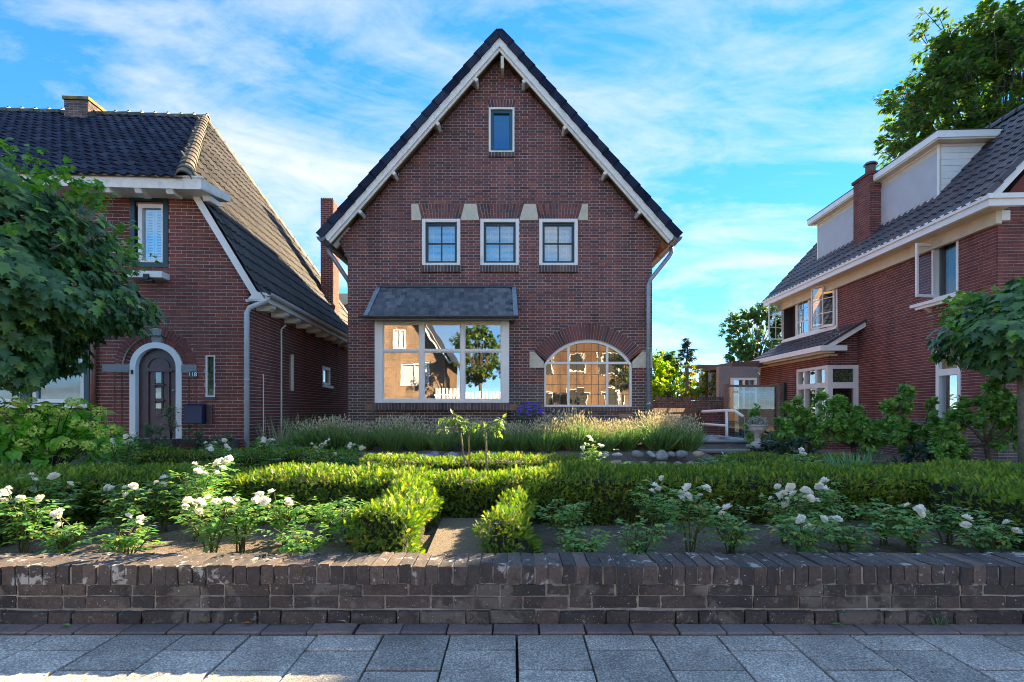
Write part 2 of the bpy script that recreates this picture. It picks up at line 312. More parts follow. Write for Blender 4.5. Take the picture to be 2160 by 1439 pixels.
def brick_wall(parent, M, z0, z1, xr, blocked, bmat, mmat, course=0.0615, bl=0.21, bh=0.10, j=0.011, bond='flemish',
               singles=0, pick=None, name='wall', depth=0.22, plinth=None, seed=1, band=None):
    """mortar body = the part; bricks stand proud of it. `singles` full bricks become objects of their own"""
    rr = random.Random(seed); mb = MB(); br = MB(); pl = MB(); cand = []
    nc = int(round((z1 - z0) / course))
    for i in range(nc):
        za = z0 + i * course; zb = za + course; zm = (za + zb) / 2
        a, b = xr(zm)
        if b - a < 0.03: continue
        ivs = subtract((a, b), blocked(zm))
        if band: ivb = subtract((a, b), blocked(zm) + band(zm))
        else: ivb = ivs
        for p, q in ivs: mbox(mb, M, p + (.009 if p == a else 0), q - (.009 if q == b else 0), za, zb, -depth, -0.007 - 0.002 * (i % 2) * 0, back=True)
        per = (bl + j) + (bh + j) if bond == 'flemish' else (bl + j)
        st = math.floor((a - 1) / per) * per
        if bond == 'flemish': st += (i % 2) * per / 2
        else: st += (i % 2) * per / 2 + rr.uniform(-.008, .008)
        u = st; k = 0
        while u < b:
            L = bl if (bond != 'flemish' or k % 2 == 0) else bh
            if bond == 'cross': L = bl if i % 2 == 0 else bh
            p, q = u + j / 2, u + L + j / 2
            for s0, s1 in ivb:
                c0, c1 = max(p, s0 + 0.004), min(q, s1 - 0.004)
                if c1 - c0 < 0.015: continue
                w = rr.uniform(-0.0015, 0.003)
                full = abs((c1 - c0) - L) < 1e-6
                if singles and full and (pick is None or pick((c0 + c1) / 2, zm)): cand.append((c0, c1, za + j / 2, zb - j / 2, w, L))
                else: mbox(pl if plinth is not None and zm < plinth else br, M, c0, c1, za + j / 2, zb - j / 2, -0.05, w)
            u += L + j; k += 1
    wall = mb.build(name, mmat, parent)
    if singles:
        rr.shuffle(cand) if pick is None else None
        keep, rest = cand[:singles], cand[singles:]
        for c in rest: mbox(pl if plinth is not None and (c[2] + c[3]) / 2 < plinth else br, M, c[0], c[1], c[2], c[3], -0.05, c[4])
        base = {}
        o0 = Vector(M(0, 0, 0))
        for c0, c1, za, zb, w, L in keep:
            ism = plinth is not None and (za + zb) / 2 < plinth; key = (L, ism)
            if key not in base:
                q = MB(); mbox(q, lambda u, v, ww: Vector(M(u, v, ww)) - o0, -L / 2, L / 2, -(course - j) / 2, (course - j) / 2, -0.05, 0)
                base[key] = q.mesh('brick', brick_plinth if ism else bmat)
            o = link('brick', base[key], wall); o.location = M((c0 + c1) / 2, (za + zb) / 2, w)
            o.rotation_euler = (0, 0, 0)
    if br.v: tag(br.build('brickwork', bmat, wall), kind='stuff')
    if pl.v: tag(pl.build('plinth_brickwork', brick_plinth, wall), kind='stuff')
    return wall
def rowlock(parent, M, u0, u1, v0, v1, w, mat, bw=0.058, j=0.010, name='sill_brick', back=-0.05, slope=0.0, mm=None):
    """row of upright bricks, each an object, on a mortar bed"""
    n = max(1, int(round((u1 - u0) / (bw + j)))); st = (u1 - u0) / n; o0 = Vector(M(0, 0, 0))
    q = MB(); mbox(q, lambda a, b, c: Vector(M(a, b, c)) - o0, -(st - j) / 2, (st - j) / 2, 0, v1 - v0, back, w, back=True); me = q.mesh(name, mat)
    for i in range(n):
        o = link(name, me, parent); o.location = M(u0 + (i + 0.5) * st, v0 + R.uniform(-.002, .002), R.uniform(-.002, .002))
    b = MB(); mbox(b, M, u0, u1, v0 + 0.004, v1 - 0.006, back - 0.01, w - 0.008, back=True); b.build('mortar_bed', mm or mortar_main, parent)
def frame_rect(mb, M, u0, u1, v0, v1, t, w0, w1, tb=None, tt=None):
    tb = tb or t; tt = tt or t
    mbox(mb, M, u0, u0 + t, v0, v1, w0, w1, True); mbox(mb, M, u1 - t, u1, v0, v1, w0, w1, True)
    mbox(mb, M, u0 + t, u1 - t, v0, v0 + tb, w0, w1 - 0.001, True); mbox(mb, M, u0 + t, u1 - t, v1 - tt, v1, w0, w1 - 0.001, True)
def pane(parent, M, u0, u1, v0, v1, w, mat, tilt=0.0, name='pane'):
    mb = MB(); t = [R.uniform(-tilt, tilt) for _ in range(2)]; du = (u1 - u0) / 2; dv_ = (v1 - v0) / 2
    def q(u, v, s): return M(u, v, w + s + t[0] * (u - (u0 + u1) / 2) + t[1] * (v - (v0 + v1) / 2))
    V = [q(u0,v0,0), q(u1,v0,0), q(u1,v1,0), q(u0,v1,0), q(u0,v0,-.004), q(u1,v0,-.004), q(u1,v1,-.004), q(u0,v1,-.004)]
    mb.add(V, [(0,1,2,3), (4,7,6,5), (0,4,5,1), (1,5,6,2), (2,6,7,3), (3,7,4,0)])
    return mb.build(name, mat, parent)
def drape(parent, M, u0, u1, v0, v1, w, mat, amp=0.03, folds=10, name='curtain'):
    mb = MB(); n = folds * 6
    V = []
    for i in range(n + 1):
        u = u0 + (u1 - u0) * i / n; d = amp * math.sin(i / 6 * 2 * math.pi) + amp * 0.4 * math.sin(i * 0.37)
        V += [M(u, v0, w + d), M(u, v1, w + d * 0.8)]
    mb.add(V, [(2*i, 2*i+2, 2*i+3, 2*i+1) for i in range(n)])
    return mb.build(name, mat, parent, smooth=True)
def blinds(parent, M, u0, u1, v0, v1, w, mat=None, pitch=0.026, name='venetian_blind', cords=()):
    mb = MB(); v = v0
    while v < v1:
        mb.add([M(u0, v, w), M(u1, v, w), M(u1, v + 0.020, w - 0.012), M(u0, v + 0.020, w - 0.012)], [(0,1,2,3)]); v += pitch
    for c in cords: mbox(mb, M, c - 0.006, c + 0.006, v0, v1, w, w + 0.004)
    return mb.build(name, mat or blind, parent)

PT_W, PT_L = 0.21, 0.33
def pantile_tmpl(w=PT_W, L=PT_L, h=0.024, nseg=6):
    V = []; T = []
    for r, (v, lift) in enumerate(((-0.03, 0.030), (L + 0.03, 0.0))):
        for i in range(nseg + 1):
            s = i / nseg; z = h * (math.cos(2 * math.pi * (s - 0.22)) * 0.8 + 0.5 * math.cos(4 * math.pi * (s - .22)) * 0.3)
            V.append((s * (w + 0.012), v, z + lift + h))
    for i in range(nseg + 1):
        x, y, z = V[i]; V.append((x, y + 0.004, z - 0.026))
    n = nseg + 1
    for i in range(nseg):
        T += [(i, i+1, n+i+1), (i, n+i+1, n+i), (2*n+i, 2*n+i+1, i+1), (2*n+i, i+1, i)]
    return V, T
def tile_field(parent, O, U, Vv, inside, ncol, nrow, mat, singles=0, key=None, w=PT_W, L=PT_L, u0=0.0, name='roof_tile', rest='roof_tiles'):
    """pantiles on the plane O + u*U + v*Vv; the nearest are objects, the rest one mesh (all local to parent)"""
    O = Vector(O); U = Vector(U).normalized(); Vv = Vector(Vv).normalized(); Nn = U.cross(Vv)
    tm = pantile_tmpl(w, L); pts = []
    for r in range(nrow):
        for c in range(ncol):
            u = u0 + c * w; v = r * L
            if inside(u + w / 2, v + L / 2): pts.append((u, v))
    if key: pts.sort(key=lambda q: key(O + U * q[0] + Vv * q[1]))
    Rm = np.array([[U.x, Vv.x, Nn.x], [U.y, Vv.y, Nn.y], [U.z, Vv.z, Nn.z]])
    one, many = pts[:singles], pts[singles:]
    if one:
        me = bpy.data.meshes.new(name); me.from_pydata([tuple(p) for p in tm[0]], [], tm[1]); me.materials.append(mat)
        me.polygons.foreach_set('use_smooth', [True] * len(me.polygons)); me.set_sharp_from_angle(angle=0.7)
        eul = Matrix(Rm.tolist()).to_euler()
        for u, v in one:
            o = link(name, me, parent); o.location = O + U * (u + R.uniform(-.003, .003)) + Vv * (v + R.uniform(-.004, .004)) + Nn * R.uniform(0, .006); o.rotation_euler = eul
    if many:
        pos = np.array([tuple(O + U * u + Vv * v + Nn * R.uniform(0, .006)) for u, v in many])
        ro = tag(scatter(rest, tm, mat, pos, np.repeat(Rm[None], len(pos), 0), np.ones(len(pos)), parent, smooth=True), kind='stuff'); ro.data.set_sharp_from_angle(angle=0.7)
def ridge_tiles(parent, a, b, mat, r=0.11, L=0.34, name='ridge_tile', skip=0, knob=False):
    a = Vector(a); b = Vector(b); d = (b - a); n = max(1, int(d.length / L)); d.normalize()
    s = d.cross(Vector((0, 0, 1))).normalized(); up = s.cross(d)
    q = MB(); V = []; ns = 8
    for i, (t, rr) in enumerate(((-0.02, r * 1.10), (L, r * 0.95))):
        for k in range(ns + 1):
            an = math.pi * (k / ns * 1.1 - 0.05); V.append(d * t + s * math.cos(an) * rr + up * math.sin(an) * rr)
    for k in range(ns + 1):
        an = math.pi * (k / ns * 1.1 - 0.05); V.append(d * -0.02 + s * math.cos(an) * r * 0.9 + up * math.sin(an) * r * 0.9)
    q.add(V, [(k, k+1, ns+2+k, ns+1+k) for k in range(ns)] + [(2*ns+2+k, 2*ns+3+k, k+1, k) for k in range(ns)])
    if knob: q.cbox(d * 0.01 + up * (r * 1.1 + 0.015), d, 0.05, s, 0.06, up, 0.03)
    me = q.mesh(name, mat)
    for i in range(n):
        o = link(name, me, parent); o.location = a + d * (i * L) + up * (-0.02 + R.uniform(-.006, .006))
def half_pipe(mb, a, b, r, t=0.008, n=8, m=0):
    a = Vector(a); b = Vector(b); d = (b - a).normalized(); s = d.cross(Vector((0, 0, 1))).normalized(); up = Vector((0, 0, 1))
    V = []
    for p in (a, b):
        for rr in (r, r - t):
            for k in range(n + 1):
                an = math.pi + math.pi * k / n; V.append(p + s * math.cos(an) * rr + up * math.sin(an) * rr)
    m1 = n + 1; Fs = []
    for k in range(n):
        Fs += [(k, k+1, 2*m1+k+1, 2*m1+k), (m1+k+1, m1+k, 3*m1+k, 3*m1+k+1), (k+1, k, m1+k, m1+k+1), (2*m1+k, 2*m1+k+1, 3*m1+k+1, 3*m1+k)]
    mb.add(V, Fs, m)

# ------------------------------------------------------------------ ground
def smooth(a, b, x):
    t = np.clip((x - a) / (b - a), 0, 1); return t * t * (3 - 2 * t)
def ground_z(X, Y):
    X = np.asarray(X, float); Y = np.asarray(Y, float)
    z = 0.17 + 0 * X + 0 * Y
    z = z + (-0.29) * smooth(4.4, 5.6, X) * smooth(4.8, 6.5, Y)                       # right-hand garden lies lower
    bed = smooth(7.55, 7.75, Y) * smooth(-4.2, -3.7, X) * (1 - smooth(3.0, 3.3, X))
    z = z + bed * (0.17 + 0.05 * np.clip(Y - 7.7, 0, 3))                              # raised lavender bed
    z = z + 0.25 * smooth(9.2, 9.6, Y) * smooth(3.1, 3.3, X) * (1 - smooth(5.0, 5.6, X))
    z = z + 0.016 * np.sin(X * 7.1 + Y * 3) * np.sin(Y * 6.3 - X * 2.2)
    z = np.where(Y < 2.50, -0.06, z)
    return z
def gz(x, y): return float(ground_z(x, y))
m, t, b, o = newmat('garden_soil'); p = wcoord(t)
n1 = noise(t, p, 5, 6, 0.6); n2 = noise(t, p, 70, 5, 0.7)
c = ramp(t, n1, [(0.3, (0.17, 0.135, 0.11)), (0.7, (0.29, 0.235, 0.20))])
c = mixc(t, c, ramp(t, n2, [(0.35, (0.45, 0.45, 0.45)), (0.7, (1.5, 1.45, 1.4))]), 1.0, 'MULTIPLY')
n3 = noise(t, p, 160, 2); c = mixc(t, c, (0.45, 0.40, 0.32), ramp(t, n3, [(0.70, (0, 0, 0)), (0.74, (0.8, 0.8, 0.8))]))
t.links.new(c, b.inputs['Base Color']); b.inputs['Roughness'].default_value = 0.97; bump(t, b, n2, 1.0, 0.03); soil = m
m, t, b, o = newmat('path_sand'); p = wcoord(t); n2 = noise(t, p, 90, 5, 0.7)
t.links.new(ramp(t, n2, [(0.3, (0.13, 0.105, 0.08)), (0.7, (0.25, 0.205, 0.16))]), b.inputs['Base Color']); b.inputs['Roughness'].default_value = 0.95; bump(t, b, n2, 0.8, 0.015); sand = m
m, t, b, o = newmat('concrete_paver'); p = wcoord(t); n1 = noise(t, p, 120, 4, 0.8); n2 = noise(t, p, 3.2, 6, 0.6)
c = ramp(t, rnd_island(t), [(0, (0.29, 0.28, 0.265)), (0.5, (0.38, 0.365, 0.34)), (1, (0.46, 0.44, 0.41))])
c = mixc(t, c, ramp(t, n1, [(0.34, (0.35, 0.35, 0.36)), (0.52, (1.0, 1.0, 1.0)), (0.66, (2.2, 2.2, 2.2))]), 1.0, 'MULTIPLY')
c = mixc(t, c, ramp(t, n2, [(0.3, (0.62, 0.62, 0.64)), (0.7, (1.22, 1.21, 1.19))]), 1.0, 'MULTIPLY')
n3 = noise(t, p, 33, 4, 0.6); c = mixc(t, c, (0.40, 0.40, 0.40), ramp(t, n3, [(0.68, (0, 0, 0)), (0.75, (0.4, 0.4, 0.4))]))
n4 = noise(t, p, 1.7, 7, 0.7, 0.6); c = mixc(t, c, (0.13, 0.125, 0.115), ramp(t, n4, [(0.50, (0, 0, 0)), (0.70, (0.5, 0.5, 0.5))]))
n5 = noise(t, p, 11, 3, 0.5); c = mixc(t, c, (0.10, 0.10, 0.10), ramp(t, n5, [(0.70, (0, 0, 0)), (0.73, (0.45, 0.45, 0.45))]))
t.links.new(c, b.inputs['Base Color']); b.inputs['Roughness'].default_value = 0.85; bump(t, b, n1, 0.35, 0.004); paver = m
joint_soil = flat_mat('joint_sand', (0.055, 0.055, 0.056), 0.95, 0.5, 60, bumpy=0.6)
asphalt = flat_mat('asphalt', (0.05, 0.05, 0.052), 0.9, 0.3, 120)
field = flat_mat('far_ground', (0.06, 0.075, 0.035), 0.95, 0.3, 2)

# fine garden sheet inside a far-reaching sheet
gx = np.unique(np.concatenate([np.linspace(-6.2, 6.2, 125), np.linspace(6.2, 14, 40), np.linspace(-14, -6.2, 40), [-900, -200, -60, 60, 200, 900]]))
gy = np.unique(np.concatenate([[2.5, 2.505], np.linspace(2.51, 4, 30), np.linspace(4, 12, 65), [16, 24, 60, 200, 900]]))
GX, GY = np.meshgrid(gx, gy); GZ = ground_z(GX, GY); GZ += rng.normal(0, 0.006, GZ.shape) * (np.abs(GX) < 7)
mb = MB(); nx = len(gx)
mb.v = [tuple(q) for q in np.stack([GX, GY, GZ], 2).reshape(-1, 3)]
for j in range(len(gy) - 1):
    for i in range(nx - 1): mb.f.append((j*nx+i, j*nx+i+1, (j+1)*nx+i+1, (j+1)*nx+i)); mb.m.append(1 if (abs(gx[i]) >= 14 or gy[j] >= 15.9) else 0)
tag(mb.build('ground', [soil, field], smooth=True), 'dark garden soil between the wall and the houses', kind='structure')
mb = MB(); mb.add([(-900, -900, -0.06), (900, -900, -0.06), (900, 2.5, -0.06), (-900, 2.5, -0.06)], [(0, 1, 2, 3)])
tag(mb.build('street_ground', joint_soil), 'dark sand bed under the pavement and street', kind='structure')
mb = MB(); mb.add([(-900, -9, -0.05), (900, -9, -0.05), (900, -1.2, -0.05), (-900, -1.2, -0.05)], [(0, 1, 2, 3)])
tag(mb.build('road', asphalt), 'asphalt road behind the pavement', kind='structure')
def sheet(name, pts, z, mat, lab):
    mb = MB(); mb.prism([(x, y, z) for x, y in pts], (0, 0, -0.05)); return tag(mb.build(name, mat), lab, kind='structure')
sheet('garden_path', [(-0.47, 2.62), (-0.15, 2.62), (-0.12, 3.75), (-0.52, 3.75)], 0.205, sand, 'sandy garden path between the low hedges')

# pavement: single tiles and the brick border course
SL = 0.012
def pz(y): return -SL * (2.40 - y)
pv = tag(empty('pavement', (0, 0, 0)), 'grey concrete tile pavement along the low wall', kind='structure')
T = 0.3002
q = MB(); q.box(-.1455, .1455, -.1455, .1455, -.045, 0); tile_me = q.mesh('paving_tile', paver)
q = MB(); q.box(-.1455, .1455, -.068, .068, -.045, 0); half_me = q.mesh('half_paving_tile', paver)
xj = (1090 - 1080) / 467
def bev(o, w=0.004):
    bb = o.modifiers.new('edge', 'BEVEL'); bb.width = w; bb.segments = 2; bb.limit_method = 'ANGLE'
for k in range(-14, 14):
    x = xj + (k + 0.5) * T
    y = 2.272; odd = k % 2
    if odd == 1:
        o = link('half_paving_tile', half_me, pv); o.location = (x + R.uniform(-.002, .002), y - 0.0715, pz(y) + R.uniform(-.002, .002)); bev(o); y -= 0.1435
    while y > 0.2:
        o = link('paving_tile', tile_me, pv); o.location = (x + R.uniform(-.002, .002), y - T / 2, pz(y - T / 2) + R.uniform(-.0025, .0025))
        o.rotation_euler = (SL + R.uniform(-.006, .006), R.uniform(-.006, .006), R.uniform(-.004, .004)); bev(o); y -= T
q = MB(); q.box(-.103, .103, -.048, .048, -.05, 0); bme = q.mesh('border_brick', brick_pave)
for k in range(-20, 20):
    o = link('border_brick', bme, pv); o.location = (0.02 + k * 0.2125 + R.uniform(-.004, .004), 2.332 + R.uniform(-.003, .003), pz(2.33) + 0.004 + R.uniform(-.003, .003)); o.rotation_euler = (R.uniform(-.015, .015), R.uniform(-.01, .01), R.uniform(-.015, .015)); bev(o, .006)

# low front wall: every brick an object
fw = empty('garden_wall', (0, 2.40, 0), label='low weathered brick wall with an upright brick coping along the pavement', cat='garden wall')
def rough_block(name, sx, sy, sz, mat, n=6, amp=0.0014):
    """brick with uneven faces"""
    res = []
    for s in range(n):
        me = bpy.data.meshes.new(name); import bmesh
        bm = bmesh.new(); bmesh.ops.create_cube(bm, size=1.0)
        bmesh.ops.subdivide_edges(bm, edges=bm.edges[:], cuts=2, use_grid_fill=True)
        for v in bm.verts:
            v.co.x = math.copysign(abs(v.co.x) ** 1.0, v.co.x)
            edge = sum(abs(abs(c) - .5) < 1e-4 for c in v.co)
            v.co.x *= sx; v.co.y *= sy; v.co.z *= sz
            k = amp * (1.0 if edge < 2 else 1.6)
            v.co += Vector((R.uniform(-k, k), R.uniform(-k, k), R.uniform(-k, k)))
            if edge >= 2: v.co *= Vector((1 - .012, 1 - .02, 1 - .05)) if False else 1.0
        bm.to_mesh(me); bm.free(); me.materials.append(mat)
        res.append(me)
    return res
st_me = rough_block('brick', .209, .10, .0545, brick_old); hd_me = rough_block('brick', .101, .10, .0545, brick_old); cp_me = rough_block('coping_brick', .0575, .212, .089, brick_cope, n=8)
mb = MB(); mb.box(-3.4, 3.4, 0.006, .20, -.06, .172); mb.box(-3.4, 3.4, .004, .198, .172, .262)
mb.build('mortar_core', mortar_old, fw)
rows = [(0.026, 0.068, -.020, .055), (0.094, 0.062, 0.0, .052), (0.153, 0.058, 0.0, .050)]
for r, (zc, _, yo, hh) in enumerate(rows):
    u = -3.4 + (0, .16, .05)[r]; k = r
    while u < 3.35:
        L = .208 if k % 2 == 0 else .10
        if r == 1 and k % 5 == 0: L = .208
        o = link('brick', R.choice(st_me if L > .2 else hd_me), fw); o.location = (u + L / 2, .05 + yo + R.uniform(-.004, .004), zc + R.uniform(-.003, .003)); o.scale = (1, 1, hh / .052)
        o.rotation_euler = (R.uniform(-.02, .02), R.uniform(-.01, .01), R.uniform(-.012, .012)); u += L + .011; k += 1
n = 104
for i in range(n):
    u = -3.38 + i * .0652
    o = link('coping_brick', R.choice(cp_me), fw); o.location = (u, .101 + R.uniform(-.006, .006), .225 + R.uniform(-.005, .005)); o.rotation_euler = (R.uniform(-.03, .03), R.uniform(-.04, .04), R.uniform(-.03, .03))

# crumbs, dry leaf bits and sand along the foot of the wall
n_ = 420; lp = np.stack([rng.uniform(-2.8, 2.8, n_), 2.384 - np.abs(rng.normal(0, .012, n_)), rng.uniform(.004, .010, n_)], 1); k_ = n_ // 4; lp[:k_, 1] = rng.uniform(1.6, 2.36, k_); lp[:, 2] += -SL * (2.40 - lp[:, 1])
BIT = ([(-.5, -.3, 0), (.5, -.35, .08), (.4, .4, 0), (-.4, .3, .1)], [(0, 1, 2), (0, 2, 3)])
litter = brick_mat('leaf_litter', [(0, (.10, .075, .04)), (.5, (.22, .15, .07)), (.8, (.34, .27, .15)), (1, (.12, .17, .05))], salts=0.0)
tag(scatter('leaf_litter', BIT, litter, lp, frames(np.stack([rng.normal(size=n_), rng.normal(size=n_), 0 * lp[:, 0]], 1), np.repeat(np.array([[0, 0, 1.0]]), n_, 0)), rng.uniform(.004, .013, n_), None), 'dry leaf litter along the foot of the low wall', kind='stuff')
# ------------------------------------------------------------------ middle house (front wall in the plane y = 10.8)
HYD = 10.8; KS = F / HYD
def hx(px): return (px - 1080) / KS
def hz(py): return ZC + (HY - py) / KS
CS = 0.0607; HZ0 = 0.45
def snap(z): return HZ0 + round((z - HZ0) / CS) * CS
mh = empty('brick_house', (0, HYD, 0), label='tall gabled purple-brown brick house with bay window and arched leaded window', cat='house')
XC = -0.262; XL, XR_ = hx(733), hx(1376); SLP = 1.137
APZ = 8.66                                   # apex of roof underside line in front
def roof_z(x): return APZ - SLP * abs(x - XC)
M = mfront(0.0)
ups = [(890, 971), (1013, 1095), (1137, 1219)]
WZ0, WZ1 = snap(hz(558)), snap(hz(460))
TW = (hx(1031), hx(1085), snap(hz(320)), snap(hz(228)))
BX0, BX1, BZ1 = hx(800), hx(1066), snap(hz(640))
AX0, AX1, AZ0, AZS = hx(1148), hx(1333), snap(hz(856)), hz(768)
ACX = (AX0 + AX1) / 2; AHW = (AX1 - AX0) / 2; ARISE = hz(717) - AZS; AR = (AHW**2 + ARISE**2) / (2 * ARISE); ACZ = AZS + ARISE - AR
RO = AR + 0.335
LZ0, LZ1 = WZ1, snap(hz(430))
def blocked(z):
    b = []
    if WZ0 - .10 < z < WZ1: b += [(hx(a), hx(c)) for a, c in ups]
    if LZ0 - .09 < z < LZ1: b += [(hx(868), hx(1240))] if z > LZ0 else []
    x0, x1, z0, z1 = TW
    if z0 - .09 < z < z1: b.append((x0, x1))
    if z1 <= z < z1 + .18: b.append((x0 - .03, x1 + .03))
    if 1.0 < z < BZ1: b.append((BX0, BX1))
    if AZ0 - .10 < z <= AZS: b.append((AX0, AX1))
    if z > AZS - .1:
        h = z - ACZ
        if 0 < h < RO:
            w = math.sqrt(RO * RO - h * h)
            if z >= AZS + .10: b.append((ACX - w, ACX + w))
            else: b.append((ACX - AHW - .32, XR_ + 1))
    return b
def xr(z):
    half = (APZ - 0.10 - z) / SLP
    k = min(1, max(0, (z - hz(548)) / (hz(505) - hz(548)))) * 0.20
    return max(XL - k, XC - half), min(XR_ + k, XC + half)
brick_wall(mh, M, HZ0, 8.6, xr, blocked, brick_main, mortar_main, course=CS, singles=300, pick=lambda u, z: 3.45 < z < 3.95 and u > -3.4 or 5.45 < z < 6.35 and abs(u) < 3, plinth=snap(hz(760)) if False else 1.55, seed=3, name='front_wall')
# side and rear walls, floor between the storeys
mb = MB(); mb.box(XL + .005, XL + .22, .22, 8.4, .3, 4.75); mb.build('side_wall', brick_main, mh)
M2 = mright(XR_ - .005)
mb = MB(); mb.box(XR_ - .22, XR_ - .02, .22, 8.4, .3, 4.75); mb.build('side_wall', mortar_main, mh)
brick_wall(mh, mright(XR_ - .0), HZ0, 4.5, lambda z: (0.03, 8.4), lambda z: [], brick_main, mortar_main, course=CS, seed=5, name='side_brick_wall', depth=.02)
mb = MB(); mb.box(XL, XR_, 8.18, 8.4, .3, 4.75)
mb.prism([(XL, 8.2, 4.75), (XR_, 8.2, 4.75), (XC, 8.2, 8.45)], (0, .18, 0)); mb.build('rear_wall', brick_main, mh)
mb = MB(); mb.box(XL + .22, XR_ - .22, .3, 8.1, 3.35, 3.5); mb.box(XL + .22, XR_ - .22, .3, 8.1, 5.9, 6.0); mb.box(XL + .22, XR_ - .22, .3, 8.1, .35, .5); mb.build('floor_slab', wood, mh)
mb = MB(); mb.box(XL + .23, XR_ - .23, 3.6, 3.7, .5, 3.35); mb.box(-.02, .08, .5, 3.6, .5, 3.35); mb.build('room_wall', plaster, mh)
mb = MB(); mb.box(XL + .23, XR_ - .23, 2.4, 2.5, 3.5, 5.9); mb.box(-1.6, 1.0, 2.4, 2.5, 6.0, 7.3); mb.build('upper_room_wall', dark, mh)

# roof slabs, tiles, verge
RY0, RY1 = -0.36, 8.75
EX = 3.60                                      # eave half width
for s in (-1, 1):
    U = Vector((0, 1, 0)); up = Vector((-s, 0, SLP)).normalized(); nrm = Vector((s * SLP, 0, 1)).normalized()
    eave = Vector((XC + s * EX, 0, APZ - SLP * EX)); top = Vector((XC, 0, APZ))
    mb = MB(); a = eave + nrm * 0.0; c = top
    mb.prism([a + Vector((0, RY0 + .05, 0)), c + Vector((0, RY0 + .05, 0)), c + nrm * .05 + Vector((0, RY0 + .05, .03)), a + nrm * .05 + Vector((0, RY0 + .05, 0))], (0, RY1 - RY0 - .05, 0))
    mb.build('roof_deck', wood, mh)
    # verge boards
    bz = MB(); dn = -nrm
    def vb(off, w, y0, y1, mat, nm):
        b_ = MB(); p0 = eave + nrm * off - up * 0.02; p1 = top + nrm * off + Vector((0, 0, 0.0))
        # mitre at the apex: keep board ends vertical there
        lo = [p0, p0 - nrm * w]; hi = [Vector((XC, 0, APZ + off / nrm.z)), Vector((XC, 0, APZ + (off - w) / nrm.z))]
        b_.prism([lo[0] + Vector((0, y0, 0)), hi[0] + Vector((0, y0, 0)), hi[1] + Vector((0, y0, 0)), lo[1] + Vector((0, y0, 0))], (0, y1 - y0, 0)); b_.build(nm, mat, mh)
    vb(0.05, 0.118, RY0 - .002 * s, RY0 + .045, offwhite, 'verge_board'); vb(-0.05, 0.065, RY0 + .046, RY0 + .085, offwhite, 'inner_verge_board')
    # purlin ends carrying the overhang
    for py_ in ((185, 275, 377, 456) if s < 0 else (188, 283, 377, 457)):
        z = hz(py_) + 0.02; x = XC + s * ((APZ - z) / SLP - .10)
        b_ = MB(); b_.cbox((x, -.16, z + .0), up, .075, (0, 1, 0), .30, nrm, .20); b_.build('purlin_end', offwhite, mh, bevel=.01)
    # tiles: one verge tile per course is an object of its own, the field is one part
    O = eave + nrm * 0.055 + Vector((0, RY0 - .01, 0)) - up * .03
    if s > 0: tile_field(mh, O, (0, 1, 0), up, lambda u, v: v < 5.42, 42, 17, tile_blue, singles=34, key=lambda p: p.y)
    else: tile_field(mh, O + Vector((0, 42 * PT_W, 0)), (0, -1, 0), up, lambda u, v: v < 5.42, 42, 17, tile_blue, singles=34, key=lambda p: p.y)
    L = 0.33; q = MB(); q.cbox((0, 0, 0), up, L + .05, (0, 1, 0), .05, nrm, .155); me = q.mesh('verge_tile', tile_blue)
    for i in range(17):
        o = link('verge_tile', me, mh); o.location = eave + up * (i * L + .12) + nrm * (.128) + Vector((0, RY0 - .012 - .002 * (s > 0), 0)); o.rotation_euler = (0, s * -0.055, 0)
    # soffit boards and rafters, gutter
    for k in range(12):
        b_ = MB(); y = .05 + k * .72; b_.cbox(eave + up * .24 - nrm * .07 + Vector((0, y, 0)), up, .52, (0, 1, 0), .08, nrm, .10); b_.build('rafter_end', wood if s > 0 else offwhite, mh)
    gm = MB(); gx_ = XC + s * (EX + .10); gz_ = eave.z + .02
    half_pipe(gm, (gx_, RY0 - .02, gz_), (gx_, RY1, gz_), .095); g = gm.build('gutter', zinc, mh)
    hk = MB()
    for k in range(6): half_pipe(hk, (gx_, RY0 + .3 + k * .8, gz_ + .001), (gx_, RY0 + .33 + k * .8, gz_ + .001), .10)
    hk.prism([(gx_ - .095, RY0 - .021, gz_), (gx_ + .095, RY0 - .021, gz_), (gx_ + .06, RY0 - .021, gz_ - .075), (gx_, RY0 - .021, gz_ - .096), (gx_ - .06, RY0 - .021, gz_ - .075)], (0, -.004, 0)); hk.build('gutter_bracket', lead, g)
    dm = MB(); dx = hx(1365) if s > 0 else hx(733) - .10
    if s > 0: dm.tube([(gx_, .06, gz_ - .08), (gx_, .03, gz_ - .20), (gx_ - .08, -.01, gz_ - .32), (dx + .05, -.085, hz(592)), (dx, -.09, hz(604)), (dx, -.09, .5)], .046, 10)
    else: dm.tube([(gx_, .06, gz_ - .08), (gx_, .06, gz_ - .20), (gx_ + .1, .09, gz_ - .32), (XL - .06, .30, hz(588)), (XL - .055, .33, hz(604)), (XL - .055, .33, .4)], .046, 10)
    d_ = dm.build('downspout', zinc, mh, smooth=True)
    if s > 0:
        cm_ = MB()
        for py_ in (620, 735, 850): cm_.tube([(dx, -.09, hz(py_)), (dx, -.09, hz(py_) - .035)], .058, 10)
        cm_.build('pipe_clamp', zinc, d_)
ridge_tiles(mh, (XC, RY0 - .03, APZ + .10), (XC, RY1, APZ + .10), tile_blue, r=.13)
# finial beam under the apex
mb = MB(); mb.cbox((XC + .06, -.2, 8.22), (0, 0, 1), .26, (0, 1, 0), .32, (1, 0, 0), .065); mb.build('ridge_beam_end', cream, mh)
# chimney on the far side of the roof
ch = MB(); cy = 1.8; p = P(829, 309, HYD + cy); ch.box(p.x, p.x + .55, cy, cy + .5, 4.6, p.z); ch.box(p.x - .03, p.x + .58, cy - .03, cy + .53, p.z - .12, p.z - .05); ch.build('chimney', brick_dark, mh)

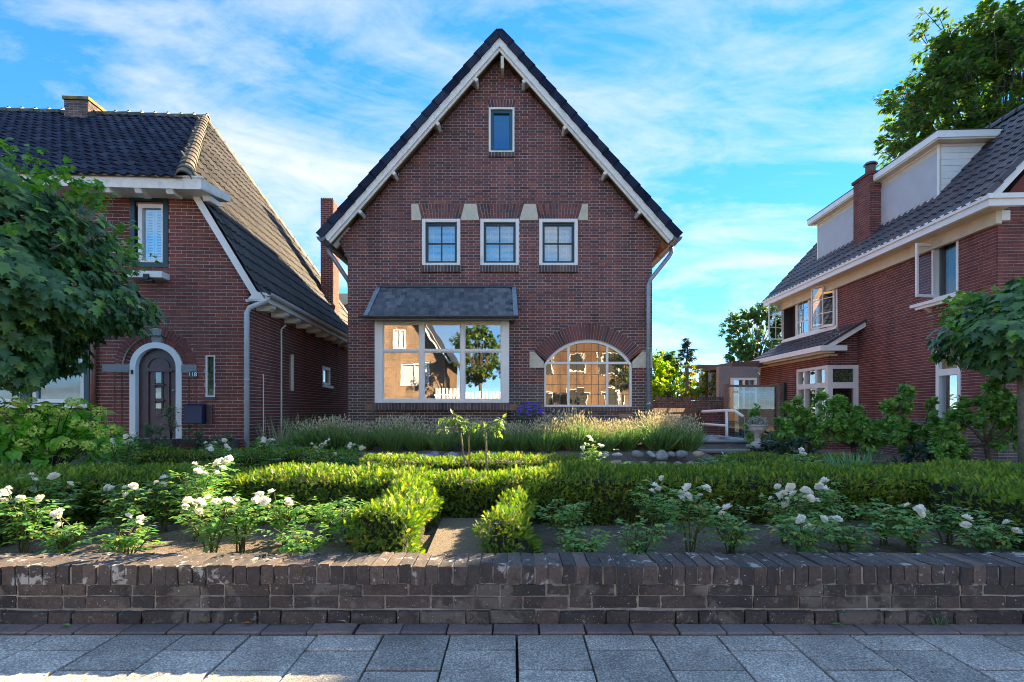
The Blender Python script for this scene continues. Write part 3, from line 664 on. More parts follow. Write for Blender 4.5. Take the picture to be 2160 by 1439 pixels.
# upper windows
sb = MB()
def stone(poly, d=.02): 
    q_ = MB(); q_.prism([M(hx(a), hz(b_), d) for a, b_ in poly], (0, .10, 0)); q_.build('stone_block', stone_cream, mh)
stone([(868, 465), (888, 465), (889, 459), (882, 431), (868, 431)])
stone([(973, 465), (1011, 465), (1010, 459), (1005, 431), (980, 431), (973, 459)])
stone([(1096, 465), (1135, 465), (1135, 459), (1130, 431), (1105, 431), (1097, 459)])
stone([(1220, 465), (1240, 465), (1240, 431), (1228, 431), (1220, 459)])
for wi, (a, c) in enumerate(ups):
    x0, x1 = hx(a), hx(c); w = empty('window', (0, 0, 0)); w.parent = mh
    q_ = MB(); frame_rect(q_, M, x0 + .002, x1 - .002, WZ0, WZ1 - .025, .072, -.10, .012, tb=.06); q_.build('frame', white, w, bevel=.004)
    zi0, zi1 = WZ0 + .062, WZ1 - .10
    q_ = MB(); frame_rect(q_, M, x0 + .075, x1 - .075, zi0, zi1, .05, -.11, -.05)
    xm = (x0 + x1) / 2; zm = (zi0 + zi1) / 2
    mbox(q_, M, xm - .013, xm + .013, zi0 + .05, zi1 - .05, -.10, -.055, True); mbox(q_, M, x0 + .125, x1 - .125, zm - .013, zm + .013, -.10, -.056, True)
    q_.build('sash', green_paint, w)
    for ix in (0, 1):
        for iz in (0, 1):
            pane(w, M, (x0 + .125, xm + .013)[ix], (xm - .013, x1 - .125)[ix], (zi0 + .05, zm + .013)[iz], (zm - .013, zi1 - .05)[iz], -.085, glass, .004)
    blinds(w, M, x0 + .10, x1 - .10 - (.06 if wi == 2 else 0), zi0 + .02, zi1 - (.02 if wi < 2 else .10), -.17, cords=(x0 + .22, x1 - .22))
    rowlock(w, M, x0 - .01, x1 + .005, WZ0 - .148, WZ0 - .004, .055, brick_dark, name='sill_brick')
    # flared flat arch, each brick its own
    n = 14; zb, zt = WZ1 - .02, LZ1 - .005; half = (x1 - x0) / 2; flare = .085
    q_ = MB(); q_.prism([M(x0, zb, -.012), M(x1, zb, -.012), M(x1 + flare, zt, -.012), M(x0 - flare, zt, -.012)], (0, .12, 0)); q_.build('lintel_mortar', mortar_main, w)
    for i in range(n):
        def ue(k, z): tt = (z - zb) / (zt - zb); hw = half + flare * tt; return xm - hw + 2 * hw * k / n
        cut = zb + (zt - zb) * (.36 if i % 2 else .64)
        for z_0, z_1 in ((zb, cut - .006), (cut + .006, zt)):
            q_ = MB(); q_.prism([M(ue(i, z_0) + .006, z_0, R.uniform(0, .004)), M(ue(i + 1, z_0) - .006, z_0, .002), M(ue(i + 1, z_1) - .006, z_1, .002), M(ue(i, z_1) + .006, z_1, .002)], (0, .06, 0)); q_.build('lintel_brick', brick_main, w)
# a pale hook on the middle window
q_ = MB(); q_.tube([M(hx(1016), hz(553), .02), M(hx(1016), hz(545), .05), M(hx(1018), hz(541), .02)], .012, 6); q_.build('window_hook', white, mh)
# attic window
x0, x1, z0, z1 = TW; w = empty('window'); w.parent = mh
q_ = MB(); frame_rect(q_, M, x0, x1, z0, z1, .04, -.10, .012); q_.build('frame', white, w)
q_ = MB(); frame_rect(q_, M, x0 + .042, x1 - .042, z0 + .042, z1 - .042, .055, -.10, -.03); frame_rect(q_, M, x0 + .098, x1 - .098, z0 + .098, z1 - .098, .012, -.10, -.05); q_.build('sash', flat_mat('teal_paint', (0.02, 0.10, 0.13), .35, .1, 6), w)
pane(w, M, x0 + .1, x1 - .1, z0 + .1, z1 - .1, -.08, glass_mat('attic_glass', .30, tint=(.2, .35, .5), gloss=(.10, .42, .85)))
rowlock(w, M, x0 - .01, x1, z0 - .105, z0 - .003, .045, brick_dark)
n = 9; half = (x1 - x0) / 2 + .005; xm = (x0 + x1) / 2
q_ = MB(); mbox(q_, M, x0 - .02, x1 + .02, z1 + .005, z1 + .175, -.12, -.01); q_.build('lintel_mortar', mortar_main, w)
for i in range(n):
    a0 = xm - half + 2 * half * i / n; a1 = xm - half + 2 * half * (i + 1) / n; sk = (i - (n - 1) / 2) / n * .05
    q_ = MB(); q_.prism([M(a0 + .005, z1 + .006, .002), M(a1 - .005, z1 + .006, .002), M(a1 + sk * 1.1 - .004, z1 + .172, .002), M(a0 + sk * 1.1 + .004, z1 + .172, .002)], (0, .06, 0)); q_.build('lintel_brick', brick_main, w)

# ---- bay window
BY = -.36; bk = F / (HYD + BY)
def bx(px): return (px - 1080) / bk
def bzz(py): return ZC + (HY - py) / bk
MBY = mfront(BY); bay = empty('bay_window'); bay.parent = mh
x0, x1, z0, z1 = bx(790), bx(1074), bzz(850), bzz(676)
cols = [(807, 884), (894, 971), (980, 1057)]; zt0, zt1 = bzz(742), bzz(737)
q_ = MB(); mbox(q_, MBY, x0, bx(807), z0, z1, -.10, 0, True); mbox(q_, MBY, bx(1057), x1, z0, z1, -.10, 0, True)
mbox(q_, MBY, bx(807), bx(1057), z0, bzz(842), -.10, -.002, True); mbox(q_, MBY, bx(807), bx(1057), bzz(683), z1, -.10, -.002, True)
for a, c in ((884, 894), (971, 980)): mbox(q_, MBY, bx(a), bx(c), bzz(842), bzz(683), -.09, -.012, True)
for a, c in cols: mbox(q_, MBY, bx(a), bx(c), zt0, zt1, -.08, -.02, True)
q_.build('frame', white, bay, bevel=.005)
q_ = MB()
for a, c in cols:
    for za_, zb_ in ((842, 742), (737, 683)): frame_rect(q_, MBY, bx(a), bx(c), bzz(za_), bzz(zb_), .014, -.07, -.035)
q_.build('sash_bead', white, bay)
for a, c in cols:
    for za_, zb_ in ((842, 742), (737, 683)):
        pane(bay, MBY, bx(a) + .012, bx(c) - .012, bzz(za_) + .012, bzz(zb_) - .012, -.055, glass_bay, .003)
q_ = MB(); q_.box(x0, x0 + .07, BY + .1, -.0, z0, z1); q_.box(x1 - .07, x1, BY + .1, -.0, z0, z1); q_.build('cheek', white, bay)
q_ = MB(); q_.box(x0 + .03, x1 - .03, BY + .1, .2, z1 - .02, z1 + .06); q_.build('head_board', cream, bay)
# bay base and its brick sill
brick_wall(bay, mfront(BY + .06), HZ0, z0 - .14, lambda z: (x0 + .04, x1 - .04), lambda z: [], brick_plinth, mortar_main, course=CS, seed=8, name='bay_base', depth=.28)
sx0, sx1 = bx(787), bx(1076)
rowlock(bay, MBY, sx0, sx1, z0 - .155, z0 - .002, .10, brick_dark, back=-.2, mm=mortar_old)
q_ = MB()
for s, xe in ((-1, sx0), (1, sx1)): q_.prism([(xe, BY - .10, z0 - .155), (xe, BY - .10, z0 - .03), (xe, BY + .08, z0 - .02), (xe, BY + .1, z0 - .155)], (s * .15, .03, .0))
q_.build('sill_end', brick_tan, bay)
# bay roof: slates one by one
ry = -.62; e0 = Vector((-2.99, ry, bzz(668) - .06)); e1 = Vector((.06, ry, e0.z)); t0 = Vector((hx(797), -.0, hz(608))); t1 = Vector((hx(1082), 0, hz(608)))
sl = (t0 - e0); upv = Vector((0, -ry, t0.z - e0.z)); UL = upv.length; upv.normalize(); nv = Vector((1, 0, 0)).cross(upv)
q_ = MB(); q_.prism([e0, e1, t1, t0], -nv * .05); q_.build('bay_roof_deck', lead, bay)
q_ = MB(); q_.add([e0, e0 + Vector((.06, -ry, 0)), t0], [(0, 1, 2)]); q_.add([e1, e1 + Vector((0, -ry, 0)), t1], [(0, 2, 1)]); q_.build('bay_roof_cheek', lead, bay)
nr = 9; g = UL / nr; me_s = []
for kx in range(3):
    q_ = MB(); wv = (.088, .10, .112)[kx]; q_.prism([(-wv/2, 0, 0), (wv/2, 0, 0), (wv/2, g * 1.4, 0), (-wv/2, g * 1.4, 0)], (0, 0, .007)); me_s.append(q_.mesh('slate', slate))
eul = Matrix(((1, upv.x, nv.x), (0, upv.y, nv.y), (0, upv.z, nv.z))).to_euler()
for r in range(nr):
    lo = e0.lerp(t0, r / nr); hi = e1.lerp(t1, r / nr); u = lo.x + .09 + (r % 2) * .05
    while u < hi.x - .08:
        kx = R.choice((0, 1, 1, 2)); wv = (.088, .10, .112)[kx]
        o = link('slate', me_s[kx], bay); o.location = Vector((u + wv / 2, lo.y, lo.z)) + nv * (.012 + R.uniform(0, .004)); o.rotation_euler = eul; o.rotation_euler.rotate_axis('Z', R.uniform(-.02, .02)); o.rotation_euler.rotate_axis('X', .05 + R.uniform(-.03, .03)); u += wv + .003
for a, c in ((e0, t0), (e1, t1)):
    q_ = MB(); q_.beam(a + Vector((.02, 0, 0)) + nv * .02, c + Vector((.02, 0, 0)) + nv * .02, .09, .03, nv); q_.build('zinc_verge', zinc, bay)
q_ = MB(); q_.beam(t0 + nv * .03, t1 + nv * .03, .05, .05, nv); q_.build('top_flashing', lead, bay)
q_ = MB(); half_pipe(q_, e0 + Vector((-.10, -.05, .03)), e1 + Vector((.08, -.05, .03)), .055); q_.box(e0.x - .02, e1.x + .02, ry + .0, ry + .03, e0.z - .06, e0.z); q_.build('bay_gutter', lead, bay)
# room seen through the bay: window sill plants are reflections in the photograph; keep a dim room
# ---- arched leaded window
aw = empty('arched_window'); aw.parent = mh
def arc(r, a): return (ACX + r * math.sin(a), ACZ + r * math.cos(a))
amax = math.asin(AHW / AR); tf = .055
q_ = MB(); ns = 24
for i in range(ns):
    a0, a1 = -amax + 2 * amax * i / ns, -amax + 2 * amax * (i + 1) / ns
    pts = [arc(AR, a0), arc(AR, a1), arc(AR - tf, a1), arc(AR - tf, a0)]
    q_.prism([M(u, v, -.03) for u, v in pts], (0, .09, 0))
mbox(q_, M, AX0, AX0 + .04, AZ0, AZS, -.12, -.032, True); mbox(q_, M, AX1 - .045, AX1, AZ0, AZS, -.12, -.032, True)
mbox(q_, M, AX0 + .04, AX1 - .045, AZ0, AZ0 + .045, -.12, -.034, True)
zt0, zt1 = hz(768), hz(763); mbox(q_, M, AX0 + .04, AX1 - .04, zt0, zt1, -.10, -.036, True)
for a, c in ((1197, 1202), (1279, 1284)):
    xm = (hx(a) + hx(c)) / 2; mbox(q_, M, hx(a), hx(c), AZ0 + .045, ACZ + math.sqrt((AR - tf)**2 - (xm - ACX)**2), -.10, -.038, True)
q_.build('frame', white, aw)
lights = [(AX0 + .04, hx(1197), 3), (hx(1202), hx(1279), 5), (hx(1284), AX1 - .045, 3)]
ld = MB(); rowsz = [AZ0 + .045 + (zt0 - AZ0 - .045) * k / 4 for k in range(5)]
def arch_h(u): return ACZ + math.sqrt(max(0, (AR - tf)**2 - (u - ACX)**2))
for a, c, k in lights:
    for i in range(k):
        u0, u1 = a + (c - a) * i / k, a + (c - a) * (i + 1) / k
        for r in range(4): pane(aw, M, u0, u1, rowsz[r], rowsz[r + 1], -.07, glass_lead, .005)
        if i: mbox(ld, M, u0 - .005, u0 + .005, rowsz[0], rowsz[4], -.078, -.062)
        for v0, v1 in ((zt1, hz(741)), (hz(741), 9)):
            h0, h1 = min(v1, arch_h(u0)), min(v1, arch_h(u1))
            if max(h0, h1) <= v0 + .02: continue
            h0, h1 = max(h0, v0 + .001), max(h1, v0 + .001)
            q_ = MB(); tl = R.uniform(-.006, .006); q_.add([M(u0, v0, -.07), M(u1, v0, -.07 + tl * .15), M(u1, h1, -.07 + tl * .2), M(u0, h0, -.07)], [(0, 1, 2, 3)]); q_.build('pane', glass_lead, aw)
        if i: mbox(ld, M, u0 - .005, u0 + .005, zt1, arch_h(u0), -.078, -.062)
    for r in (1, 2, 3): mbox(ld, M, a, c, rowsz[r] - .004, rowsz[r] + .004, -.078, -.0621)
    mbox(ld, M, max(a, ACX - math.sqrt((AR - tf)**2 - (hz(741) - ACZ)**2)), min(c, ACX + math.sqrt((AR - tf)**2 - (hz(741) - ACZ)**2)), hz(741) - .004, hz(741) + .004, -.078, -.0621)
ld.build('lead_came', lead, aw)
n = 38; am = math.asin((AHW + .10) / AR) ; ao = math.atan2(hx(1240.5) - hx(1128), hz(741) - ACZ)
for i in range(n):
    a0, a1 = -ao + 2 * ao * i / n, -ao + 2 * ao * (i + 1) / n; gp = .005
    q_ = MB(); pts = [arc(AR + .012, a0 + gp / AR), arc(RO, a0 + gp / RO), arc(RO, a1 - gp / RO), arc(AR + .012, a1 - gp / AR)]
    q_.prism([M(u, v, R.uniform(0, .005)) for u, v in pts], (0, .07, 0)); q_.build('arch_brick', brick_main, aw)
q_ = MB()
for i in range(24):
    a0, a1 = -ao + 2 * ao * i / 24, -ao + 2 * ao * (i + 1) / 24
    q_.prism([M(*arc(AR + .001, a0), -.01), M(*arc(RO + .01, a0), -.01), M(*arc(RO + .01, a1), -.01), M(*arc(AR + .001, a1), -.01)], (0, .18, 0))
q_.build('arch_mortar', mortar_main, aw)
stone([(1117, 742), (1127, 742), (1147, 763), (1147, 776), (1117, 776)], .012)
stone([(1334, 776), (1334, 763), (1354, 742), (1376, 742), (1376, 776)], .012)
rowlock(aw, M, AX0, AX1, AZ0 - .10, AZ0 - .003, .05, brick_dark)
q_ = MB(); mbox(q_, M, hx(1305), hx(1335), hz(881), hz(873), -.02, .02, True); q_.build('vent_grille', flat_mat('terracotta', (.35, .22, .16), .8), mh)
drape(aw, M, AX0 + .05, AX0 + .38, AZ0 + .02, AZS + .3, -.28, flat_mat('gold_curtain', (.42, .30, .14), .9, .3, 30), .035, 5)
drape(aw, M, AX1 - .42, AX1 - .05, AZ0 + .02, AZS + .3, -.28, MATS['gold_curtain'], .035, 6)
# furniture in the room behind the arched window
fc = empty('sideboard', (1.45, HYD + 3.1, .5), label='brown wooden sideboard in the room behind the arched window', cat='sideboard')
q_ = MB(); q_.box(-.6, .6, 0, .42, .06, .78); q_.box(-.64, .64, -.03, .44, .78, .83); q_.build('body', wood, fc)
q_ = MB()
for k in range(3): q_.box(-.57 + k * .39, -.21 + k * .39, -.02, 0, .12, .74)
q_.build('door', wood, fc)
for (a, b_, cc, d_, nm) in ((.75, 1.25, 1.55, 2.05, 'one'), (1.75, 2.25, 1.45, 1.9, 'two')):
    pf = empty('picture_frame', (a, HYD + 3.58, cc), label=('larger' if nm == 'one' else 'smaller') + ' framed picture on the wall behind the arched window', cat='picture')
    q_ = MB(); frame_rect(q_, mfront(0), 0, b_ - a, 0, d_ - cc, .04, 0, .03); q_.build('frame', wood, pf)
    q_ = MB(); mbox(q_, mfront(0), .04, b_ - a - .04, .04, d_ - cc - .04, -.01, .008); q_.build('canvas', flat_mat('canvas_' + nm, (.30, .27, .2), .9, .5, 9), pf)
# ------------------------------------------------------------------ house on the left (local frame, slightly turned)
class LF:
    def __init__(s, C, ang): s.C = Vector((*C, 0)); s.a = ang; s.m = Matrix.Rotation(ang, 3, 'Z'); s.mi = s.m.transposed()
    def hit(s, px, py, n, d):
        o = s.mi @ (Vector((0, 0, ZC)) - s.C); dr = s.mi @ Vector(((px - 1080) / F, 1, (HY - py) / F)); n = Vector(n)
        return o + dr * ((d - n.dot(o)) / n.dot(dr))
    def at(s, p): return s.m @ Vector(p) + s.C
    def inv(s, p): return s.mi @ (Vector(p) - s.C)
LL = LF((-4.953, 9.46), math.atan(.0623))
lh = empty('hipped_house', LL.C, LL.a, label='red brick house with dark pantiled hipped roof and round-arched brown door', cat='house')
def lq(px, py, y=0.0): return LL.hit(px, py, (0, 1, 0), y)
LC = .0652; LZ0 = 0.0
def lsnap(z): return LZ0 + round((z - LZ0) / LC) * LC
M = mfront(0.0)
UW = (-2.135, -1.458, lsnap(3.66), lsnap(5.085)); SW = (-.793, -.621, lsnap(1.24), lsnap(2.014)); GWn = (-6.2, -2.847, lsnap(1.10), lsnap(2.30))
DCX, DZS, DR, DZ0 = -1.687, 1.788, .467, .46; RO1, RO2 = .60, .725
def lblocked(z):
    b = []
    for x0, x1, z0, z1 in (UW, SW, GWn):
        if z0 < z < z1: b.append((x0, x1))
    if DZ0 < z < DZS: b.append((DCX - DR, DCX + DR))
    if DZS <= z < DZS + RO2: w = math.sqrt(RO2**2 - (z - DZS)**2); b.append((DCX - w, DCX + w))
    return b
brick_wall(lh, M, LZ0, 4.99, lambda z: (-8.5, min(0, .13 - (z - 3.247) / 1.732 - .07)), lblocked, brick_left, mortar_left, course=LC, bl=.1935, bond='stretcher', singles=300,
           pick=lambda u, z: u > -2.3 and 2.2 < z < 4.4, seed=12, name='front_wall')
brick_wall(lh, mright(0.0), LZ0, 3.2, lambda z: (.02, 9.6), lambda z: ([(1.994, 2.285)] if 1.408 < z < 2.284 else []) + ([(4.4, 5.14)] if 1.667 < z < 2.196 else []), brick_left, mortar_left, course=LC, bl=.1935, bond='stretcher', seed=13, name='side_wall')
mb = MB(); mb.box(-8.5, 0, 9.4, 9.6, 0, 3.2); mb.box(-8.6, -8.4, .23, 9.4, 0, 4.9); mb.build('rear_wall', brick_left, lh)
mb = MB(); mb.box(-8.3, -1.3, 1.6, 1.7, 0, 4.9); mb.box(-8.3, -.3, .25, 1.6, 2.5, 2.6); mb.build('inner_wall', dark, lh)
# roof
sl = 1.69
def zr(x): return 3.2 + sl * (.2 - x)
HT = Vector((-3.171, 4.434, 8.897)); FE = Vector((-.93, -.5, zr(-.93))); RE = Vector((.2, 9.95, 3.2))
V1 = Vector((-1, 0, sl)).normalized(); fs = (HT.z - FE.z) / (HT.y - FE.y); V2 = Vector((0, 1, fs)).normalized()
n1v = Vector((sl, 0, 1)).normalized(); n2v = Vector((0, -fs, 1)).normalized()
mb = MB(); mb.add([(.24, -.12, zr(.24)), (.24, 9.95, zr(.24)), HT, FE, (-.93, -.12, FE.z)], [(0, 1, 2, 3, 4)])
mb.add([(-9, -.5, FE.z), FE, HT, (-9, HT.y, HT.z)], [(0, 1, 2, 3)]); mb.add([(-9, HT.y, HT.z), HT, RE, (-9, RE.y, RE.z)], [(0, 1, 2, 3)]); mb.build('roof_deck', lead, lh)
camL = LL.inv((0, 0, ZC))
O1 = Vector((.27, -.16, zr(.27))) + n1v * .01
def in1(u, v):
    p = O1 + Vector((0, u, 0)) + V1 * v
    yf = -.16 if p.z < FE.z + .02 else FE.y + (p.z - FE.z) / (HT.z - FE.z) * (HT.y - FE.y)
    if FE.z - .25 < p.z <= FE.z + .02: yf = .02
    return yf - .02 < p.y < HT.y + (HT.z - p.z) / (HT.z - RE.z) * (RE.y - HT.y) and p.z < HT.z
tile_field(lh, O1, (0, 1, 0), V1, in1, 49, 21, tile_dark, singles=300, key=lambda p: (p - camL).length)
O2 = Vector((-9, FE.y + .02, FE.z)) + n2v * .01
def in2(u, v):
    p = O2 + Vector((u, 0, 0)) + V2 * v; t_ = (p.z - FE.z) / (HT.z - FE.z); return p.x < FE.x + (HT.x - FE.x) * t_ + .03 and t_ < 1
tile_field(lh, O2, (1, 0, 0), V2, in2, 40, 19, tile_blue, singles=260, key=lambda p: -p.x if p.x > -8 else 9)
ridge_tiles(lh, FE + n1v * .03, HT + Vector((0, 0, .04)), tile_ridge, r=.13)
ridge_tiles(lh, HT + Vector((0, 0, .03)), RE + Vector((0, 0, .03)), tile_ridge, r=.11, knob=True)
ridge_tiles(lh, HT + Vector((.1, 0, .03)), (-9, HT.y, HT.z + .03), tile_ridge, r=.11, knob=True)
# verge board on the front, box gutter
mb = MB(); a = Vector((-.98, 0, zr(-.98))); c = Vector((.25, 0, zr(.25)))
for off, w_, y0, y1 in ((0.0, .12, -.12, -.075),):
    mb.prism([a + Vector((0, y0, 0)), c + Vector((0, y0, 0)), c - n1v * w_ + Vector((0, y0, 0)), a - n1v * w_ + Vector((0, y0, 0))], (0, y1 - y0, 0))
mb.build('verge_board', white, lh)
mb = MB(); z0, z1 = 4.93, FE.z + .02
mb.box(-9, -.62, -.46, -.42, z0, z1); mb.box(-9, -.62, -.42, .0, z0, z0 + .03); mb.box(-9, -.60, -.48, -.40, z1, z1 + .03)
mb.prism([(-.62, -.46, z0), (-.62, -.46, z1), (-.44, .22, z1 - .02), (-.44, .22, z0 + .08)], (-.03, .012, 0)); mb.prism([(-.62, -.46, z0), (-.44, .22, z0 + .05), (-.95, .22, z0 + .05), (-.95, -.42, z0)], (0, 0, .03))
mb.build('box_gutter', offwhite, lh)
for px_ in (231, 297, 363):
    p = lq(px_, 392, -.35); q_ = MB(); q_.prism([(p.x - .06, -.44, z0), (p.x - .06, -.40, z0 - .07), (p.x - .06, -.16, z0 - .07), (p.x - .06, -.1, z0)], (.12, 0, 0)); q_.build('bracket', offwhite, lh)
q_ = MB(); q_.prism([(-.62, -.2, z0 + .0), (-.55, .05, z0 - .02), (-.55, .05, z0 - .11), (-.62, -.18, z0 - .09)], (-.12, 0, 0)); q_.build('bracket', offwhite, lh)
# eave on the side
mb = MB(); mb.box(.0, .36, -.14, 9.8, 3.02, 3.05); mb.box(.33, .36, -.14, 9.8, 3.05, 3.13); mb.prism([(.0, -.14, 3.0), (.38, -.14, 3.06), (.38, -.14, 3.17), (.16, -.14, 3.2)], (0, .03, 0)); mb.build('eave_box', white, lh)
mb = MB(); half_pipe(mb, (.42, -.16, 3.17), (.42, 9.8, 3.17), .065); mb.build('gutter', pvc, lh)
for k in range(13):
    q_ = MB(); y = .25 + k * .70; q_.prism([(.02, y, 3.015), (.33, y, 3.015), (.33, y, 2.97), (.24, y, 2.91), (.02, y, 2.91)], (0, .16, 0)); q_.build('modillion', white, lh)
mb = MB(); x = lq(521, 800, -.09).x; mb.tube([(.40, -.08, 3.12), (.34, -.09, 3.03), (x + .05, -.10, 2.90), (x, -.10, 2.80), (x, -.10, .1)], .046, 10); d_ = mb.build('downspout', pvc, lh, smooth=True)
for z in (2.62, 1.55): q_ = MB(); q_.tube([(x, -.10, z), (x, -.10, z + .03)], .053, 10); q_.build('pipe_clamp', pvc, d_)
x = -2.763; mb = MB(); mb.tube([(x + .02, -.06, 2.6), (x, -.06, .5)], .045, 10); mb.build('downspout', copper, lh, smooth=True)
for px_, y0_, ztop, rr_ in ((590, 1.453, 2.79, .018), (541, .55, 1.65, .012)):
    mb = MB(); mb.tube([(.03 + (.05 if rr_ > .015 else 0), y0_ + (.12 if rr_ > .015 else 0), ztop + .06), (.035, y0_, ztop - .05), (.035, y0_, .1)], rr_, 6); mb.build('conduit', offwhite, lh)
# chimneys
def chimney(nm, x0, x1, y0, y1, z0, z1, bm, cap=True, seed=1):
    e_ = empty(nm); e_.parent = lh
    brick_wall(e_, mfront(y0), z0, z1, lambda z: (x0, x1), lambda z: [], bm, mortar_left, course=.0652, bl=.1935, bond='stretcher', seed=seed, name='front_face', depth=.1)
    brick_wall(e_, mright(x1), z0, z1, lambda z: (y0 + .02, y1), lambda z: [], bm, mortar_left, course=.0652, bl=.1935, bond='stretcher', seed=seed + 1, name='side_face', depth=.1)
    q_ = MB(); q_.box(x0 + .01, x1 - .11, y0 + .11, y1, z0, z1 - .02); q_.build('core', bm, e_)
    return e_
p0 = lq(135, 203, 3.9); p1 = lq(186, 203, 3.9)
c1 = chimney('chimney', p0.x, p1.x, 3.9, 4.62, 8.2, p0.z - .08, brick_dark, seed=21)
q_ = MB(); q_.box(p0.x - .03, p1.x + .03, 3.87, 4.65, p0.z - .08, p0.z); q_.build('cap', brick_mat('brick_lichen', [(0, (.10, .08, .06)), (1, (.16, .12, .08))], lichen=[(6, .45, .9, (.30, .21, .035))]), c1)
p0 = lq(676, 417, 6.45); p1 = lq(703, 417, 6.45); pr = LL.hit(715, 500, (1, 0, 0), p1.x)
c2 = chimney('chimney', p0.x, p1.x, 6.45, pr.y, 3.2, p0.z - .06, brick_left, seed=25)
for k in range(6): q_ = MB(); xk = p0.x + (k + .5) * (p1.x - p0.x) / 6; q_.box(xk - .022, xk + .022, 6.45, 6.55, p0.z - .06, p0.z); q_.build('crown_brick', brick_dark, c2)
# upper window with shutters
x0, x1, z0, z1 = UW; w = empty('window'); w.parent = lh
q_ = MB(); frame_rect(q_, M, x0, x1, z0 + .002, z1 - .01, .085, -.10, .02, tt=.20); q_.build('outer_frame', green_paint, w)
q_ = MB(); mbox(q_, M, x0 + .09, x1 - .05, z1 - .30, z1 - .22, -.1, -.02, True); q_.build('head_panel', wood, w)
a0, a1, b0, b1 = -2.0, -1.518, 3.72, 4.825
q_ = MB(); frame_rect(q_, M, a0, a1, b0, b1, .07, -.09, .0); q_.build('frame', white, w)
pane(w, M, a0 + .07, a1 - .07, b0 + .07, b1 - .07, -.05, glass, .003)
for i in (0, 1):
    u0 = a0 + .075 + i * (a1 - a0 - .15) / 2; u1 = u0 + (a1 - a0 - .15) / 2 - .01; q_ = MB(); frame_rect(q_, M, u0, u1, b0 + .08, b1 - .08, .03, -.12, -.10)
    v = b0 + .12
    while v < b1 - .12: q_.add([M(u0 + .03, v, -.10), M(u1 - .03, v, -.10), M(u1 - .03, v + .035, -.12), M(u0 + .03, v + .035, -.12)], [(0, 1, 2, 3)]); v += .052
    q_.build('shutter', blind, w)
q_ = MB(); q_.box(x0 + .06, x1 + .03, -.24, 0, 3.40, 3.52); q_.build('window_ledge', white, lh, bevel=.01)
q_ = MB(); q_.box(-1.74, -1.65, -.27, -.18, 3.36, 3.46); q_.box(-1.72, -1.60, -.25, -.15, 3.33, 3.37); q_.build('porch_lamp', black, lh)
# narrow stained window
x0, x1, z0, z1 = SW; w = empty('stained_window'); w.parent = lh
q_ = MB(); frame_rect(q_, M, x0, x1, z0, z1, .025, -.10, -.01); q_.build('frame', white, w)
for k in range(5): pane(w, M, x0 + .025, x1 - .025, z0 + .025 + k * (z1 - z0 - .05) / 5, z0 + .025 + (k + 1) * (z1 - z0 - .05) / 5 - .006, -.05, stained, .02)
q_ = MB(); q_.box(x0 - .03, x1 + .03, -.04, .05, z0 - .06, z0 - .002); q_.build('sill', brick_plinth, w)
# side windows
w = empty('side_window'); w.parent = lh; Ms = mright(0)
q_ = MB(); mbox(q_, Ms, 2.25, 2.285, 1.41, 2.28, -.1, -.0, True); mbox(q_, Ms, 1.994, 2.01, 1.41, 2.28, -.1, -.05, True); q_.build('frame', white, w); pane(w, Ms, 2.0, 2.25, 1.41, 2.28, -.06, flat_mat('amber_glass', (.30, .24, .10), .2, .4, 9))
w = empty('side_window'); w.parent = lh
q_ = MB(); frame_rect(q_, Ms, 4.4, 5.14, 1.667, 2.196, .09, -.1, .0); mbox(q_, Ms, 4.36, 5.25, 1.60, 1.667, -.1, .07, True); q_.build('frame', white, w); pane(w, Ms, 4.5, 5.05, 1.75, 2.1, -.06, glass_dark)
# ground-floor window with net curtains
x0, x1, z0, z1 = GWn; w = empty('front_window'); w.parent = lh
q_ = MB(); mbox(q_, M, x1 - .09, x1, z0, z1, -.12, .03, True); mbox(q_, M, -4.05, -3.87, z0, z1, -.12, .03, True); q_.build('outer_frame', green_paint, w)
for a, c in ((-3.86, x1 - .10), (-4.95, -4.06), (-6.1, -4.97)):
    q_ = MB(); frame_rect(q_, M, a, c, z0 + .02, z1, .07, -.10, .0); q_.build('frame', white, w); pane(w, M, a + .07, c - .07, z0 + .09, z1 - .07, -.05, glass_dark, .003)
    drape(w, M, a + .06, c - .06, z0 + .05, z1, -.16, curtain, .02, 7)
q_ = MB(); q_.box(x0, x1, -.08, .05, z0 - .08, z0); q_.build('sill', white, w)
# door
dr = empty('front_door'); dr.parent = lh
def ring(mb_, r0, r1, w0, w1, n_=20, skip=None, a_0=-math.pi / 2, a_1=math.pi / 2):
    for i in range(n_):
        t0_, t1_ = a_0 + (a_1 - a_0) * i / n_, a_0 + (a_1 - a_0) * (i + 1) / n_
        pts = [(DCX + r * math.sin(t_), DZS + r * math.cos(t_)) for r, t_ in ((r0, t0_), (r1, t0_), (r1, t1_), (r0, t1_))]
        mb_.prism([M(u, v, w1) for u, v in pts], (0, w1 - w0, 0))
q_ = MB(); ring(q_, .36, DR, -.14, .0); mbox(q_, M, DCX - DR, DCX - .36, DZ0, DZS, -.14, 0, True); mbox(q_, M, DCX + .36, DCX + DR, DZ0, DZS, -.14, 0, True); q_.build('surround', white, dr)
q_ = MB(); pts = [(DCX - .365, DZ0)] + [(DCX + .365, DZ0)] + [(DCX + .365 * math.cos(k / 14 * math.pi), DZS + .365 * math.sin(k / 14 * math.pi)) for k in range(15)]
q_.prism([M(u, v, -.10) for u, v in pts], (0, .05, 0)); q_.build('leaf', brown_paint, dr)
q_ = MB(); ring(q_, .185, .20, -.10, -.08, 16); mbox(q_, M, DCX - .22, DCX + .26, DZS - .075, DZS - .05, -.10, -.055); 
for u in (DCX - .195, DCX + .18): mbox(q_, M, u, u + .022, DZ0 + .25, DZS - .075, -.10, -.07)
for u in (DCX - .075, DCX + .06): mbox(q_, M, u, u + .016, 1.0, DZS - .075, -.10, -.08)
q_.build('moulding', brown_paint, dr)
